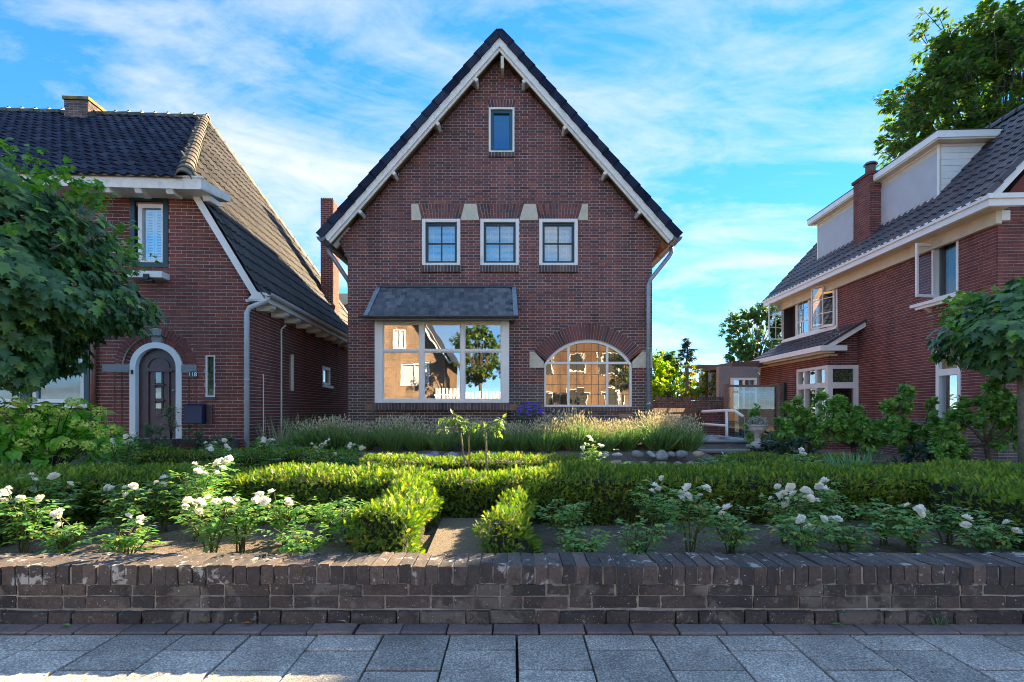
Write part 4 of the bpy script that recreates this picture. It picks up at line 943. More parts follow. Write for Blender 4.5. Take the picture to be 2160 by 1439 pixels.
for z in (1.50, 1.21, .92):
    pane(dr, M, DCX - .05, DCX + .05, z, z + .20, -.085, glass_dark, .02); q_ = MB(); mbox(q_, M, DCX - .09, DCX + .11, z - .045, z - .02, -.10, -.06); q_.build('glazing_ledge', brown_paint, dr)
q_ = MB(); mbox(q_, M, DCX - .22, DCX + .26, .66, .70, -.1, -.06); q_.build('kick_rail', brown_paint, dr)
q_ = MB(); q_.lathe(M(DCX + .28, 1.36, -.07), [(.0, -.03), (.028, -.015), (.028, .015), (0, .03)], 8); q_.build('door_knob', zinc, dr)
q_ = MB(); mbox(q_, M, DCX - .43, DCX - .40, 1.66, 1.74, 0, .02); q_.build('doorbell', black, dr)
for (r0, r1, wv, n_) in ((DR + .004, RO1 - .006, -.04, 25), (RO1 + .004, RO2, .004, 31)):
    for i in range(n_):
        t0_, t1_ = -math.pi / 2 + math.pi * i / n_, -math.pi / 2 + math.pi * (i + 1) / n_; gp = .005
        if abs((t0_ + t1_) / 2) < .17 and n_: continue
        pts = [(DCX + r * math.sin(t_), DZS + r * math.cos(t_)) for r, t_ in ((r0, t0_ + gp / r0), (r1, t0_ + gp / r1), (r1, t1_ - gp / r1), (r0, t1_ - gp / r0))]
        q_ = MB(); q_.prism([M(u, v, wv + R.uniform(0, .004)) for u, v in pts], (0, .07, 0)); q_.build('arch_brick', brick_left, dr)
q_ = MB(); ring(q_, DR, RO1, -.2, -.05, 20); ring(q_, RO1, RO2 + .004, -.2, -.008, 20); q_.build('arch_mortar', mortar_left, dr)
for r0, r1, wv in ((DR, RO1, -.03), (RO1, RO2, .012)):
    q_ = MB(); q_.prism([M(DCX + r * math.sin(t_), DZS + r * math.cos(t_), wv) for r, t_ in ((r0, -.165), (r1, -.165), (r1, .165), (r0, .165))], (0, .1, 0)); q_.build('keystone', granite, dr)
for a, c in ((-2.625, DCX - DR - .002), (DCX + DR + .002, -.945)): q_ = MB(); mbox(q_, M, a, c, 1.70, 1.84, -.1, .014, True); q_.build('impost_stone', granite, dr)
for s in (-1, 1):
    for rr_ in (RO1, RO2): q_ = MB(); u = DCX + s * rr_; mbox(q_, M, u - .006, u + .006, .2, 1.70, -.02, .006); q_.build('pilaster_joint', brick_left, dr)
# mailbox and house number
mbx = empty('mailbox', LL.at((-.93, 0, .74)), LL.a, label='navy blue wall mailbox beside the arched brown door', cat='mailbox')
q_ = MB(); q_.box(-.16, .16, -.17, -.012, 0, .33); q_.build('box', blue_paint, mbx, bevel=.008)
q_ = MB(); q_.prism([(-.175, -.185, .33), (-.175, -.01, .37), (-.175, -.01, .345), (-.175, -.185, .305)], (.35, 0, 0)); q_.build('lid', blue_paint, mbx)
q_ = MB(); q_.box(.18, .28, -.05, -.012, -.01, .36); q_.box(.215, .245, -.06, -.05, .05, .30); q_.build('newspaper_holder', brown_paint, mbx)
hn = empty('house_number_sign', LL.at((-1.007, -.014, 1.655)), LL.a, label='dark enamel house number sign reading 118', cat='sign')
q_ = MB(); V = [(.078 * math.copysign(abs(math.cos(k / 24 * 2 * math.pi)) ** .5, math.cos(k / 24 * 2 * math.pi)), 0, .06 * math.copysign(abs(math.sin(k / 24 * 2 * math.pi)) ** .6, math.sin(k / 24 * 2 * math.pi))) for k in range(24)]
q_.prism([(x_, -.012, z_) for x_, _, z_ in V], (0, .016, 0)); q_.build('plate', flat_mat('dark_enamel', (.03, .045, .055), .25, .1, 5), hn)
tx = bpy.data.curves.new('digits', 'FONT'); tx.body = '118'; tx.size = .105; tx.align_x = 'CENTER'; tx.align_y = 'CENTER'; tx.extrude = .001; tx.offset = .0022
tx.materials.append(white); _t = bpy.data.objects.new('tmp', tx); COL.objects.link(_t); bpy.context.view_layer.update(); _m = bpy.data.meshes.new_from_object(_t.evaluated_get(bpy.context.evaluated_depsgraph_get())); bpy.data.objects.remove(_t); to = link('digits', _m, hn); to.location = (0, -.0145, 0); to.rotation_euler = (math.radians(90), 0, 0)
# planter in front of the door
pl = empty('brick_planter', LL.at((-1.3, -.95, .0)), LL.a, label='low mossy brick planter in front of the arched door', cat='planter')
brick_wall(pl, mfront(0), 0, .42, lambda z: (-.2, 1.15), lambda z: [], brick_left, mortar_old, course=.06, bl=.19, bond='stretcher', seed=31, name='front_face', depth=.15)
rowlock(pl, mfront(0), -.2, 1.15, .42, .50, .01, brick_dark, name='coping_brick', back=-.2, mm=mortar_old)
q_ = MB(); q_.box(-.2, 1.15, .15, .9, 0, .44); q_.build('soil_fill', soil, pl)
# house far behind, between the two houses
bh_ = empty('rear_house', (-5.9, 21, 0), label='white-trimmed tiled house far behind, in the gap left of the tall house', cat='house')
q_ = MB(); q_.box(-2, 1.4, 0, 5, 0, 5.3); q_.build('wall', brick_dark, bh_)
q_ = MB(); q_.box(-2.1, 1.5, -.35, 0, 5.3, 5.75); q_.build('fascia', cream, bh_)
tile_field(bh_, (-2.1, -2.4, 3.3), (1, 0, 0), (0, 1.9, 2.0), lambda u, v: True, 17, 8, tile_dark)
# ------------------------------------------------------------------ house on the right (local frame)
RL = LF((9.36, 9.7), -math.atan(.047))
rh = empty('dormer_house', RL.C, RL.a, label='dark red brick house with purple pantiles, two grey dormers and white gutters', cat='house')
def rs(px, py, x=0.0): return RL.hit(px, py, (1, 0, 0), x)
RC = .0631
def rsnap(z): return -.35 + round((z + .35) / RC) * RC
M = mleft(0.0)
W1 = (.88, 1.535, rsnap(3.44), rsnap(4.86)); W2 = (5.12, 8.4, rsnap(3.42), rsnap(4.86)); W3 = (.82, 1.47, rsnap(.72), rsnap(2.31))
def rbl(z):
    b = []
    for y0, y1, z0, z1 in (W1, W2, W3):
        if z0 < z < z1: b.append((y0, y1))
    return b
camR = RL.inv((0, 0, ZC))
brick_wall(rh, M, -.35, 4.9, lambda z: (0.014, 8.5), rbl, brick_right, mortar_right, course=RC, bl=.192, bond='stretcher', singles=300, pick=lambda u, z: u < 4.2 and 2.35 < z < 3.35 or u < .8 and z > 3.35, plinth=.80, seed=41, name='side_wall')
brick_wall(rh, mfront(-.0), -.35, 4.9, lambda z: (.012, 4.2), lambda z: [], brick_right, mortar_right, course=RC, bl=.192, bond='stretcher', plinth=.80, seed=42, name='front_wall')
mb = MB(); mb.prism([(.0, .02, 4.9), (4.2, .02, 4.9), (2.0, .02, 7.35)], (0, .2, 0)); mb.build('gable', brick_right, rh)
mb = MB(); mb.box(.0, 4.2, 8.3, 8.5, -.3, 4.9); mb.box(4.0, 4.2, .2, 8.3, -.3, 4.9); mb.box(1.6, 1.7, .25, 8.3, -.2, 4.9); mb.box(.25, 4, .25, 8.3, 2.55, 2.7); mb.build('rear_wall', dark, rh)
# roof
rsl = 1.10; ex, ez = -.45, 4.97; RX, RZ = 2.0, 4.97 + 1.10 * 2.45
Vr = Vector((1, 0, rsl)).normalized(); nr_ = Vector((-rsl, 0, 1)).normalized()
mb = MB(); mb.add([(ex, -.3, ez), (RX, -.3, RZ), (RX, 8.8, RZ), (ex, 8.8, ez)], [(0, 1, 2, 3)]); mb.add([(4.45, -.3, ez), (4.45, 8.8, ez), (RX, 8.8, RZ), (RX, -.3, RZ)], [(0, 1, 2, 3)])
mb.prism([(.0, 8.4, 4.9), (4.2, 8.4, 4.9), (2.0, 8.4, 7.5)], (0, .1, 0)); mb.build('roof_deck', lead, rh)
def rp(x): return ez + rsl * (x - ex)
D1 = (1.78, 3.95); D2 = (4.62, 6.75); DX = .32; DZT = 7.12; DBX = (DZT - ez) / rsl + ex
Or = Vector((ex - .03, 8.75, ez - .02)) + nr_ * .01
def inr(u, v):
    p = Or + Vector((0, -u, 0)) + Vr * v
    for a, c in (D1, D2):
        if a - .02 < p.y < c + .02 and DX - .02 < p.x < DBX: return False
    return p.y > -.36
tile_field(rh, Or, (0, -1, 0), Vr, inr, 44, 11, tile_purple, singles=300, key=lambda p: p.y)
ridge_tiles(rh, (RX, -.35, RZ + .04), (RX, 8.8, RZ + .04), tile_purple, r=.13)
q_ = MB(); q_.beam((ex, -.33, ez - .03), (RX, -.33, RZ - .03), .05, .20, (0, 0, 1)); q_.build('verge_board', white, rh)
L = .33; q_ = MB(); q_.cbox((0, 0, 0), Vr, L + .05, (0, 1, 0), .09, nr_, .10); me = q_.mesh('verge_tile', tile_purple)
for i in range(11): o = link('verge_tile', me, rh); o.location = Vector((ex, -.36, ez)) + Vr * (i * L + .14) + nr_ * .06; o.rotation_euler = (0, .06, 0)
# white box gutter in two steps, with cream soffit
mb = MB(); mb.box(ex - .09, ex + .03, -.45, 8.85, ez - .06, ez + .03); mb.box(ex - .05, ex + .03, -.41, 8.82, ez - .19, ez - .06); mb.box(ex + .03, .16, -.45, -.33, ez - .06, ez + .03); mb.box(ex + .03, .14, -.41, -.33, ez - .19, ez - .06); mb.build('box_gutter', white, rh)
mb = MB(); mb.box(ex + .03, -.01, -.33, 8.8, ez - .17, ez - .15); mb.box(-.12, -.015, -.12, 8.6, ez - .42, ez - .17); mb.build('soffit', cream, rh)
mb = MB(); mb.box(-.01, .14, -.12, -.01, ez - .36, ez - .17); mb.build('cornice_end', white, rh)
# dormers
for k, (a, c) in enumerate((D1, D2)):
    d = empty('dormer'); d.parent = rh; z0 = rp(DX) + .02; zt = DZT
    q_ = MB(); q_.box(DX, DX + .03, a, c, z0, zt - .05); q_.build('front_frame', cream, d)
    q_ = MB(); q_.box(DX - .012, DX - .002, a + .07, c - .07, z0 + .08, zt - .22); q_.build('sunscreen', screen_grey, d)
    q_ = MB(); frame_rect(q_, mleft(DX - .002), a, c, z0, zt - .05, .055, 0, .022); q_.build('frame', white, d)
    for zi in range(9):
        for ya, yb in ((a - .0, a + .03), (c - .03, c)):
            z_a = z0 + zi * .145; z_b = min(z_a + .138, zt - .05)
            xa = DX + .03; xb = min(DBX, (z_a - ez) / rsl + ex + .1)
            if z_b > z_a and xb > xa: q_ = MB(); q_.prism([(xa, ya, z_a), (xb, ya, z_a), (xb + .13, ya, z_b), (xa, ya, z_b)], (0, yb - ya, 0)); q_.build('cladding_board', white, d)
    q_ = MB(); q_.box(DX - .22, DBX + .12, a - .22, c + .22, zt - .02, zt + .13); q_.build('flat_roof_edge', white, d)
    q_ = MB(); q_.box(DX - .20, DBX, a - .20, c + .20, zt - .06, zt - .02); q_.build('roof_soffit', cream, d)
    q_ = MB(); q_.box(DX - .23, DBX + .3, a - .23, c + .23, zt + .13, zt + .15); q_.build('roof_felt', black, d)
# chimney between the dormers
ce = empty('chimney'); ce.parent = rh; pc = rs(1812, 515, .02); y1 = pc.y + .25; y0 = rs(1835, 510, .02).y
brick_wall(ce, mleft(.02), 5.1, 7.30, lambda z: (y0, y1), lambda z: [], brick_right, mortar_right, course=RC, bl=.192, bond='stretcher', seed=51, name='side_face', depth=.1)
brick_wall(ce, mfront(y0), 5.1, 7.30, lambda z: (.03, .50), lambda z: [], brick_right, mortar_right, course=RC, bl=.192, bond='stretcher', seed=52, name='front_face', depth=.1)
q_ = MB(); q_.box(.12, .5, y0 + .1, y1, 5.1, 7.30); q_.box(-.02, .54, y0 - .04, y1 + .02, 7.28, 7.36); q_.build('cap', brick_right, ce)
q_ = MB(); q_.tube([(.26, (y0 + y1) / 2, 7.36), (.26, (y0 + y1) / 2, 7.66)], .12, 10); q_.build('flue_pot', brick_dark, ce)
q_ = MB(); q_.lathe((.26, (y0 + y1) / 2, 7.68), [(.17, 0), (.17, .02), (.12, .07), (.0, .09)], 12); q_.build('flue_cowl', lead, ce)
q_ = MB(); q_.prism([(-.03, y0 - .1, rp(-.03) + .03), (-.03, y1 + .05, rp(-.03) + .03), (.2, y1 + .05, rp(.2) + .06), (.2, y0 - .1, rp(.2) + .06)], (0, 0, .03)); q_.build('flashing', zinc, ce)
# upper front window, one casement swung open
y0, y1, z0, z1 = W1; w = empty('window'); w.parent = rh
q_ = MB(); frame_rect(q_, M, y0, y1, z0, z1, .055, -.1, .012); mbox(q_, M, y0 + .05, y1 - .05, z1 - .20, z1 - .13, -.1, .004, True); q_.build('frame', white, w)
pane(w, M, y0 + .05, y1 - .06, z0 + .055, z1 - .2, -.07, glass_dark)
drape(w, M, y0 + .06, y1 - .2, z0 + .05, z1 - .28, -.15, curtain, .025, 5)
q_ = MB(); th = math.radians(80); hy = y1 - .06
def sw(a, z, t_): return (-.02 - a * math.sin(th) - t_ * math.cos(th), hy - a * math.cos(th) + t_ * math.sin(th), z)
wd = .46
for a0_, a1_, zz0, zz1 in ((0, wd, z0 + .06, z0 + .12), (0, wd, z1 - .26, z1 - .2), (0, .05, z0 + .12, z1 - .26), (wd - .05, wd, z0 + .12, z1 - .26)):
    q_.add([sw(a0_, zz0, 0), sw(a1_, zz0, 0), sw(a1_, zz1, 0), sw(a0_, zz1, 0), sw(a0_, zz0, .04), sw(a1_, zz0, .04), sw(a1_, zz1, .04), sw(a0_, zz1, .04)], [(0,1,2,3),(4,7,6,5),(0,4,5,1),(1,5,6,2),(2,6,7,3),(3,7,4,0)])
q_.build('casement', white, w)
q_ = MB(); q_.add([sw(.04, z0 + .1, .02), sw(wd - .04, z0 + .1, .02), sw(wd - .04, z1 - .24, .02), sw(.04, z1 - .24, .02)], [(0, 1, 2, 3)]); q_.build('casement_pane', glass, w)
q_ = MB(); q_.box(-.20, 0, .70, 1.99, z0 - .09, z0 - .02); q_.box(-.15, 0, .78, 1.90, z0 - .15, z0 - .09); q_.build('ledge', white, w)
for yy in (.95, 1.6): q_ = MB(); q_.prism([(-.15, yy, z0 - .15), (0, yy, z0 - .15), (0, yy, z0 - .26)], (0, .08, 0)); q_.build('ledge_bracket', cream, w)
# lower window
y0, y1, z0, z1 = W3; w = empty('window'); w.parent = rh
q_ = MB(); frame_rect(q_, M, y0, y1, z0, z1, .085, -.1, .015); mbox(q_, M, y0 + .08, y1 - .08, z1 - .56, z1 - .42, -.1, .01, True); q_.build('frame', white, w)
pane(w, M, y0 + .08, y1 - .08, z0 + .08, z1 - .56, -.06, glass_mat('strong_glass', .3)); pane(w, M, y0 + .08, y1 - .08, z1 - .42, z1 - .08, -.06, flat_mat('amber_leaded', (.22, .17, .05), .2, .4, 14))
q_ = MB(); ym = (y0 + y1) / 2
for a, c, e0_, e1_ in ((ym - .08, ym + .08, -.27, -.26), (ym - .08, ym + .08, -.19, -.18), (ym - .16, ym - .08, -.23, -.22), (ym + .08, ym + .16, -.23, -.22), (ym - .01, ym, -.34, -.26), (ym - .01, ym, -.19, -.1)): mbox(q_, M, a, c, z1 + e0_, z1 + e1_, -.06, -.05)
q_.build('lead_came', lead, w)
# far upper window band with glazing bars, outer casements open
y0, y1, z0, z1 = W2; w = empty('casement_window'); w.parent = rh
q_ = MB(); frame_rect(q_, M, y0, y1, z0, z1, .06, -.1, .02); mbox(q_, M, y0, y1, z0 - .06, z0, -.05, .06, True)
for yy in (y0 + .95, y0 + 1.55, y0 + 2.35): mbox(q_, M, yy - .03, yy + .03, z0, z1, -.1, .015, True)
q_.build('frame', white, w)
def bars(Mx, a, c, e0_, e1_, nx_, nz_, nm, par, wd_=.045, g_=glass):
    q = MB(); frame_rect(q, Mx, a, c, e0_, e1_, wd_, -.02, .02)
    for k in range(1, nx_): u = a + (c - a) * k / nx_; mbox(q, Mx, u - .012, u + .012, e0_ + wd_, e1_ - wd_, -.012, .012, True)
    for k in range(1, nz_): v = e0_ + (e1_ - e0_) * k / nz_; mbox(q, Mx, a + wd_, c - wd_, v - .012, v + .012, -.013, .013, True)
    q.build(nm, white, par)
    for i in range(nx_):
        for j_ in range(nz_): pane(par, Mx, a + (c - a) * i / nx_, a + (c - a) * (i + 1) / nx_, e0_ + (e1_ - e0_) * j_ / nz_, e0_ + (e1_ - e0_) * (j_ + 1) / nz_, 0.0, g_, .008)
bars(mleft(.02), y0 + .98, y0 + 1.52, z0 + .06, z1 - .1, 2, 3, 'sash', w, g_=glass_mat('sky_glass', .3)); bars(mleft(.02), y0 + 1.58, y0 + 2.32, z0 + .06, z1 - .1, 2, 3, 'sash', w, g_=MATS['sky_glass'])
th2 = math.radians(18); yh = y0 + .06
bars(lambda u, v, ww: (-.03 - (u) * math.sin(th2) - ww * math.cos(th2), yh + .82 - (.82 - u) * 1.0 * math.cos(th2) , v), 0, .82, z0 + .05, z1 - .1, 2, 3, 'open_casement', w)
bars(lambda u, v, ww: (-.03 - u * .97, y1 - .05 + ww - .15 * u, v), 0, .55, z0 + .05, z1 - .1, 2, 3, 'open_casement', w, g_=glass_dark)
drape(w, M, y0 + .06, y0 + .5, z0 + .05, z1 - .1, -.2, flat_mat('patterned_curtain', (.32, .30, .26), .9, .5, 12), .03, 4)
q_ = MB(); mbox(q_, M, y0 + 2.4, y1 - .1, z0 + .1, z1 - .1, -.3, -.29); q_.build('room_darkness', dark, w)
# bay with lean-to roof
by = empty('side_bay'); by.parent = rh; bX, y0, y1, zt = -.82, 4.18, 8.35, 2.62
zw0, zw1 = .42, 2.22; wy1 = y0 + 1.62
brick_wall(by, mleft(bX), -.3, zt, lambda z: (y0, y1), lambda z: [(y0, wy1)] if zw0 < z < zw1 else [], brick_right, mortar_right, course=RC, bl=.192, bond='stretcher', seed=61, name='bay_side', depth=.15)
brick_wall(by, mfront(y0), -.3, 3.3, lambda z: (bX + .02, 0 if z < zt else 0), lambda z: [(bX, 0)] if zw0 < z < zw1 else ([(bX - .1, -1.15 * (3.25 - z) / .65 + .02)] if False else ([(bX - 1, -(3.28 - z) / .62)] if z > zt else [])), brick_right, mortar_right, course=RC, bl=.192, bond='stretcher', seed=62, name='bay_front', depth=.15)
mb = MB(); mb.add([(bX - .33, y0 - .28, zt), (.0, y0 - .28, 3.33), (0, y1 + .1, 3.33), (bX - .33, y1 + .1, zt)], [(0, 1, 2, 3)]); mb.build('bay_roof_deck', lead, by)
Vb = Vector((1.15, 0, .71)).normalized(); nb = Vector((-.71, 0, 1.15)).normalized()
tile_field(by, Vector((bX - .34, y1 + .08, zt)) + nb * .01, (0, -1, 0), Vb, lambda u, v: v < 1.28, 21, 5, tile_purple, singles=105, key=lambda p: p.y, L=.26)
q_ = MB(); q_.beam((bX - .3, y0 - .31, zt + .0), (0, y0 - .31, 3.31), .05, .13, (0, 0, 1)); q_.build('bay_verge_board', white, by)
q_ = MB(); q_.beam((bX - .3, y0 - .31, zt + .10), (0, y0 - .31, 3.41), .10, .06, (0, 0, 1)); q_.build('bay_verge_tile', tile_purple, by)
q_ = MB(); q_.box(bX - .42, bX - .30, y0 - .42, y1 + .2, zt - .04, zt + .10); q_.box(bX - .30, bX + .28, y0 - .42, y0 - .30, zt - .04, zt + .10); q_.build('bay_gutter', white, by)
q_ = MB(); q_.box(bX - .30, bX + .02, y0 - .30, y1 + .1, zt - .10, zt - .04); q_.box(bX - .03, bX + .20, y0 - .12, y1, zt - .16, zt - .10); q_.build('bay_soffit', cream, by)
Mb = mleft(bX); fr_ = MB()
for a, c in ((y0, y0 + .10), (wy1 - .10, wy1), (y0 + .50, y0 + .58), (y0 + 1.12, y0 + 1.20)): mbox(fr_, Mb, a, c, zw0, zw1, -.1, .02, True)
for a, c in ((zw0, zw0 + .1), (zw1 - .09, zw1), (1.60, 1.75)): mbox(fr_, Mb, y0 + .1, wy1 - .1, a, c, -.1, .017, True)
Mf = mfront(y0)
for a, c in ((bX, bX + .13), (-.11, -.0)): mbox(fr_, Mf, a, c, zw0, zw1, -.1, .02, True)
for a, c in ((zw0, zw0 + .1), (zw1 - .10, zw1), (1.58, 1.75)): mbox(fr_, Mf, bX + .13, -.11, a, c, -.1, .017, True)
fr_.build('bay_window_frame', white, by)
for a, c in ((y0 + .10, y0 + .50), (y0 + .58, y0 + 1.12), (y0 + 1.20, wy1 - .1)):
    pane(by, Mb, a, c, zw0 + .1, 1.6, -.05, glass); pane(by, Mb, a, c, 1.75, zw1 - .09, -.05, glass)
pane(by, Mf, bX + .13, -.11, zw0 + .1, 1.58, -.05, glass_dark); pane(by, Mf, bX + .13, -.11, 1.75, zw1 - .1, -.05, stained)
q_ = MB(); q_.box(bX + .3, 0, y0 + .4, y1, 0, 2.5); q_.build('bay_interior', dark, by)
q_ = MB(); q_.tube([(bX - .36, y1 + .1, zt - .05), (bX - .1, y1 + .02, zt - .3), (bX - .06, y1, zt - .4), (bX - .06, y1, 0)], .045, 8); q_.build('bay_downspout', zinc, by)
q_ = MB(); p = rs(1654, 800, bX - .06); q_.box(bX - .10, bX - .01, p.y - .06, p.y + .06, .3, 1.85); q_.build('wall_post', flat_mat('slate_blue_post', (.03, .045, .06), .5), by)

# ------------------------------------------------------------------ rear extension, screen, walls, steps between the houses
ext = empty('flat_roof_extension', (0, 0, 0), label='grey rendered extension with a brown flat roof behind the dormer house', cat='extension')
q_ = MB(); q_.box(8.0, 9.4, 18.6, 21.5, 0, 2.55); q_.build('wall', flat_mat('grey_render', (.24, .24, .25), .9), ext)
q_ = MB(); a = P(1544, 764, 17.2); q_.prism([(a.x, 17.2, 2.44), (8.75, 17.2, 2.50), (9.4, 21.5, 2.5), (a.x - .2, 19.3, 2.44)], (0, 0, .17)); q_.build('roof_edge', flat_mat('brown_fascia', (.11, .075, .065), .6), ext)
q_ = MB(); q_.beam((7.75, 18.55, 2.30), (8.6, 18.35, 2.30), .06, .26); q_.build('fascia', cream, ext)
gs = empty('glass_screen', (0, 13.6, 0), label='tall glazed wind screen in a weathered timber frame', cat='screen')
gk = 13.6 / F; sx0, sx1 = (1535 - 1080) * gk, (1636 - 1080) * gk; st = ZC + (HY - 812) * gk
timber = flat_mat('grey_timber', (.16, .135, .12), .85, .3, 20)
q_ = MB(); q_.box(sx0 - .09, sx0, -.06, .06, -.1, st + .02); q_.build('post', timber, gs); q_ = MB(); q_.box(sx1, sx1 + .09, -.06, .06, -.1, st + .05); q_.build('post', timber, gs)
q_ = MB(); q_.box(sx0, sx1, -.04, .04, st - .06, st); q_.build('top_rail', timber, gs); q_ = MB(); q_.box(sx0, sx1, -.04, .04, .05, .12); q_.build('bottom_rail', timber, gs)
pane(gs, mfront(0), sx0, sx1, .12, st - .06, 0, glass_screen)
q_ = MB(); q_.beam((sx1 - .15, .1, .9), (sx1 + .02, .1, 1.45), .04, .05, (0, 1, 0)); q_.build('brace', wood, gs)
cd = empty('conservatory', (0, 15.2, 0), label='pale conservatory door and grey wall behind the glass screen', cat='conservatory')
q_ = MB(); q_.box(6.3, 7.5, .1, .3, -.1, 2.3); q_.build('wall', MATS['grey_render'], cd)
q_ = MB(); frame_rect(q_, mfront(0), 6.62, 7.40, .1, 1.95, .07, -.05, .03); mbox(q_, mfront(0), 6.98, 7.04, .1, 1.95, -.04, .02); mbox(q_, mfront(0), 6.7, 7.35, 1.5, 1.56, -.04, .021); q_.build('door_frame', white, cd)
pane(cd, mfront(0), 6.68, 7.34, .15, 1.9, -.02, glass)
pt = empty('hanging_pot', P(1568, 872, 13.9), label='terracotta pot behind the glass screen', cat='flower pot')
q_ = MB(); q_.lathe((0, 0, 0), [(.07, -.1), (.11, .1), (.125, .1), (.125, .14), (.1, .14)], 12); q_.build('pot', flat_mat('terracotta_pot', (.32, .10, .05), .8), pt)
q_ = MB(); q_.tube([(0, 0, -.1), (0, 0, -1.15)], .02, 6); q_.build('stand', timber, pt)

def simple_wall(nm, a, b, z0, z1, bm, lab, cap=True, singles=0, seed=70, mm=mortar_old):
    """free-standing brick wall between two ground points"""
    a = Vector((*a, 0)); b = Vector((*b, 0)); d = b - a; rz = math.atan2(d.y, d.x); L = d.length
    e_ = empty(nm, a, rz, label=lab, cat='brick wall')
    brick_wall(e_, mfront(0), z0, z1 - (.1 if cap else 0), lambda z: (0, L), lambda z: [], bm, mm, course=.0625, bl=.20, seed=seed, name='brick_face', depth=.21)
    if cap: rowlock(e_, mfront(0), 0, L, z1 - .1, z1, .012, bm, name='coping_brick', back=-.22, mm=mm)
    return e_
simple_wall('rear_wall', (3.6, 14.6), (6.35, 14.6), .0, 1.36, brick_dark, 'dark brick garden wall running across behind the ramp', seed=71)
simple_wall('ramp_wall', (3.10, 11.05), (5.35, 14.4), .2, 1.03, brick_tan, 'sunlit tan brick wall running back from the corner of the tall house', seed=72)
simple_wall('pier_wall', (5.36, 14.3), (6.3, 14.2), .0, .95, brick_main, 'short red brick wall end behind the white handrail', seed=73)
stp = empty('brick_steps', (0, 0, 0), label='brick steps with stone slab leading up beside the lavender', cat='steps')
q_ = MB(); q_.box(3.05, 4.35, 9.1, 10.6, .1, .22); q_.build('lower_step', brick_main, stp, bevel=.01); q_ = MB(); q_.box(3.0, 4.4, 9.05, 9.5, .22, .27); q_.build('step_slab', granite, stp, bevel=.008)
q_ = MB(); q_.box(3.05, 4.6, 9.5, 11.0, .22, .38); q_.build('upper_step', brick_main, stp, bevel=.01); q_ = MB(); q_.box(3.0, 4.65, 9.45, 11.4, .38, .425); q_.build('landing_slab', granite, stp, bevel=.008)
kw = empty('step_side_wall', (4.36, 9.5, 0), math.radians(-52), label='low brick side wall of the steps carrying the urn', cat='brick wall')
rowlock(kw, mfront(0), 0, .95, .0, .28, .0, brick_main, name='wall_brick', back=-.2)
q_ = MB(); q_.box(.95, 1.30, -.08, .27, -.25, .26); q_.build('pier', brick_main, kw, bevel=.01); q_ = MB(); q_.box(.0, .95, -.01, .21, .28, .31); q_.build('capping', granite, kw)
hr = empty('handrail', (0, 0, 0), label='white tubular handrail with two rails at the steps', cat='handrail')
a = P(1533, 938, 10.2); tpz = P(1533, 868, 10.2).z; mz_ = P(1533, 898, 10.2).z
q_ = MB(); q_.tube([(a.x, 10.2, .3), (a.x, 10.2, tpz)], .028, 8); q_.build('post', white, hr, smooth=True)
q_ = MB(); b_ = P(1482, 868, 11.2); q_.tube([(b_.x, 11.2, tpz - .01), (a.x, 10.2, tpz + .02), (a.x + .1, 10.05, tpz + .01), (a.x + .2, 9.9, tpz - .10)], .03, 8); q_.build('top_rail', white, hr, smooth=True)
q_ = MB(); q_.tube([(b_.x, 11.2, mz_), (a.x, 10.2, mz_)], .025, 8); q_.build('lower_rail', white, hr, smooth=True)
up_ = P(1598, 944, 8.75); ur = empty('garden_urn', (up_.x, up_.y, up_.z), label='white stone garden urn planted with grey foliage on the step pier', cat='urn')
q_ = MB(); q_.box(-.14, .14, -.14, .14, -.0, .045); q_.lathe((0, 0, .045), [(.12, 0), (.11, .03), (.055, .07), (.05, .13), (.075, .15), (.05, .165), (.085, .20), (.135, .26), (.15, .32), (.165, .33), (.165, .345), (.14, .35)], 18); q_.build('bowl', flat_mat('urn_stone', (.55, .54, .50), .9, .15, 30, dirt=((.2, .2, .18), 12, .5, .6)), ur)
# ------------------------------------------------------------------ plants: templates and materials
LEAF = ([(0, 0, 0), (-.26, .42, .07), (.26, .42, .07), (0, 1, -.06), (0, .45, 0)], [(0, 4, 1), (0, 2, 4), (4, 3, 1), (4, 2, 3)])
BROAD = ([(0, 0, 0), (-.30, .25, .05), (.30, .25, .05), (-.32, .55, .06), (.32, .55, .06), (0, 1, -.16), (0, .3, 0), (0, .6, -.02)],
         [(0, 6, 1), (0, 2, 6), (1, 6, 7), (1, 7, 3), (6, 2, 4), (6, 4, 7), (3, 7, 5), (7, 4, 5)])
BLADE = ([(-.5, 0, 0), (.5, 0, 0), (-.45, .5, .03), (.45, .5, .03), (-.3, .8, -.03), (.3, .8, -.03), (0, 1, -.14)], [(0, 1, 3), (0, 3, 2), (2, 3, 5), (2, 5, 4), (4, 5, 6)])
half = [(.10, -.05), (.40, -.07), (.30, .10), (.37, .15), (.62, .34), (.46, .40), (.34, .41), (.24, .50), (.33, .70), (.15, .66)]
out = [(0, 0)] + half + [(0, 1.0)] + [(-x, y) for x, y in reversed(half)]
mv = [(x, y, -.30 * abs(x) ** 1.3 - .22 * max(0, y - .3) ** 2) for x, y in out] + [(0, .32, .03)]
MAPLE = (mv, [(len(out), i, (i + 1) % len(out)) for i in range(len(out))])
sv = []; stt = []
for i in range(7): sv.append((.0, i * .155, .0))
for i in range(6):
    for s_ in (-1, 1):
        sv.append((s_ * (.30 - .02 * i), i * .155 + .24, .05 * (i % 2) - .03)); k_ = len(sv) - 1; stt.append((i, i + 1, k_) if s_ < 0 else (i + 1, i, k_))
sv.append((0, 1.15, 0)); sv.append((.05, .9, .02)); stt.append((6, len(sv) - 1, len(sv) - 2))
SPRIG = (sv, stt)

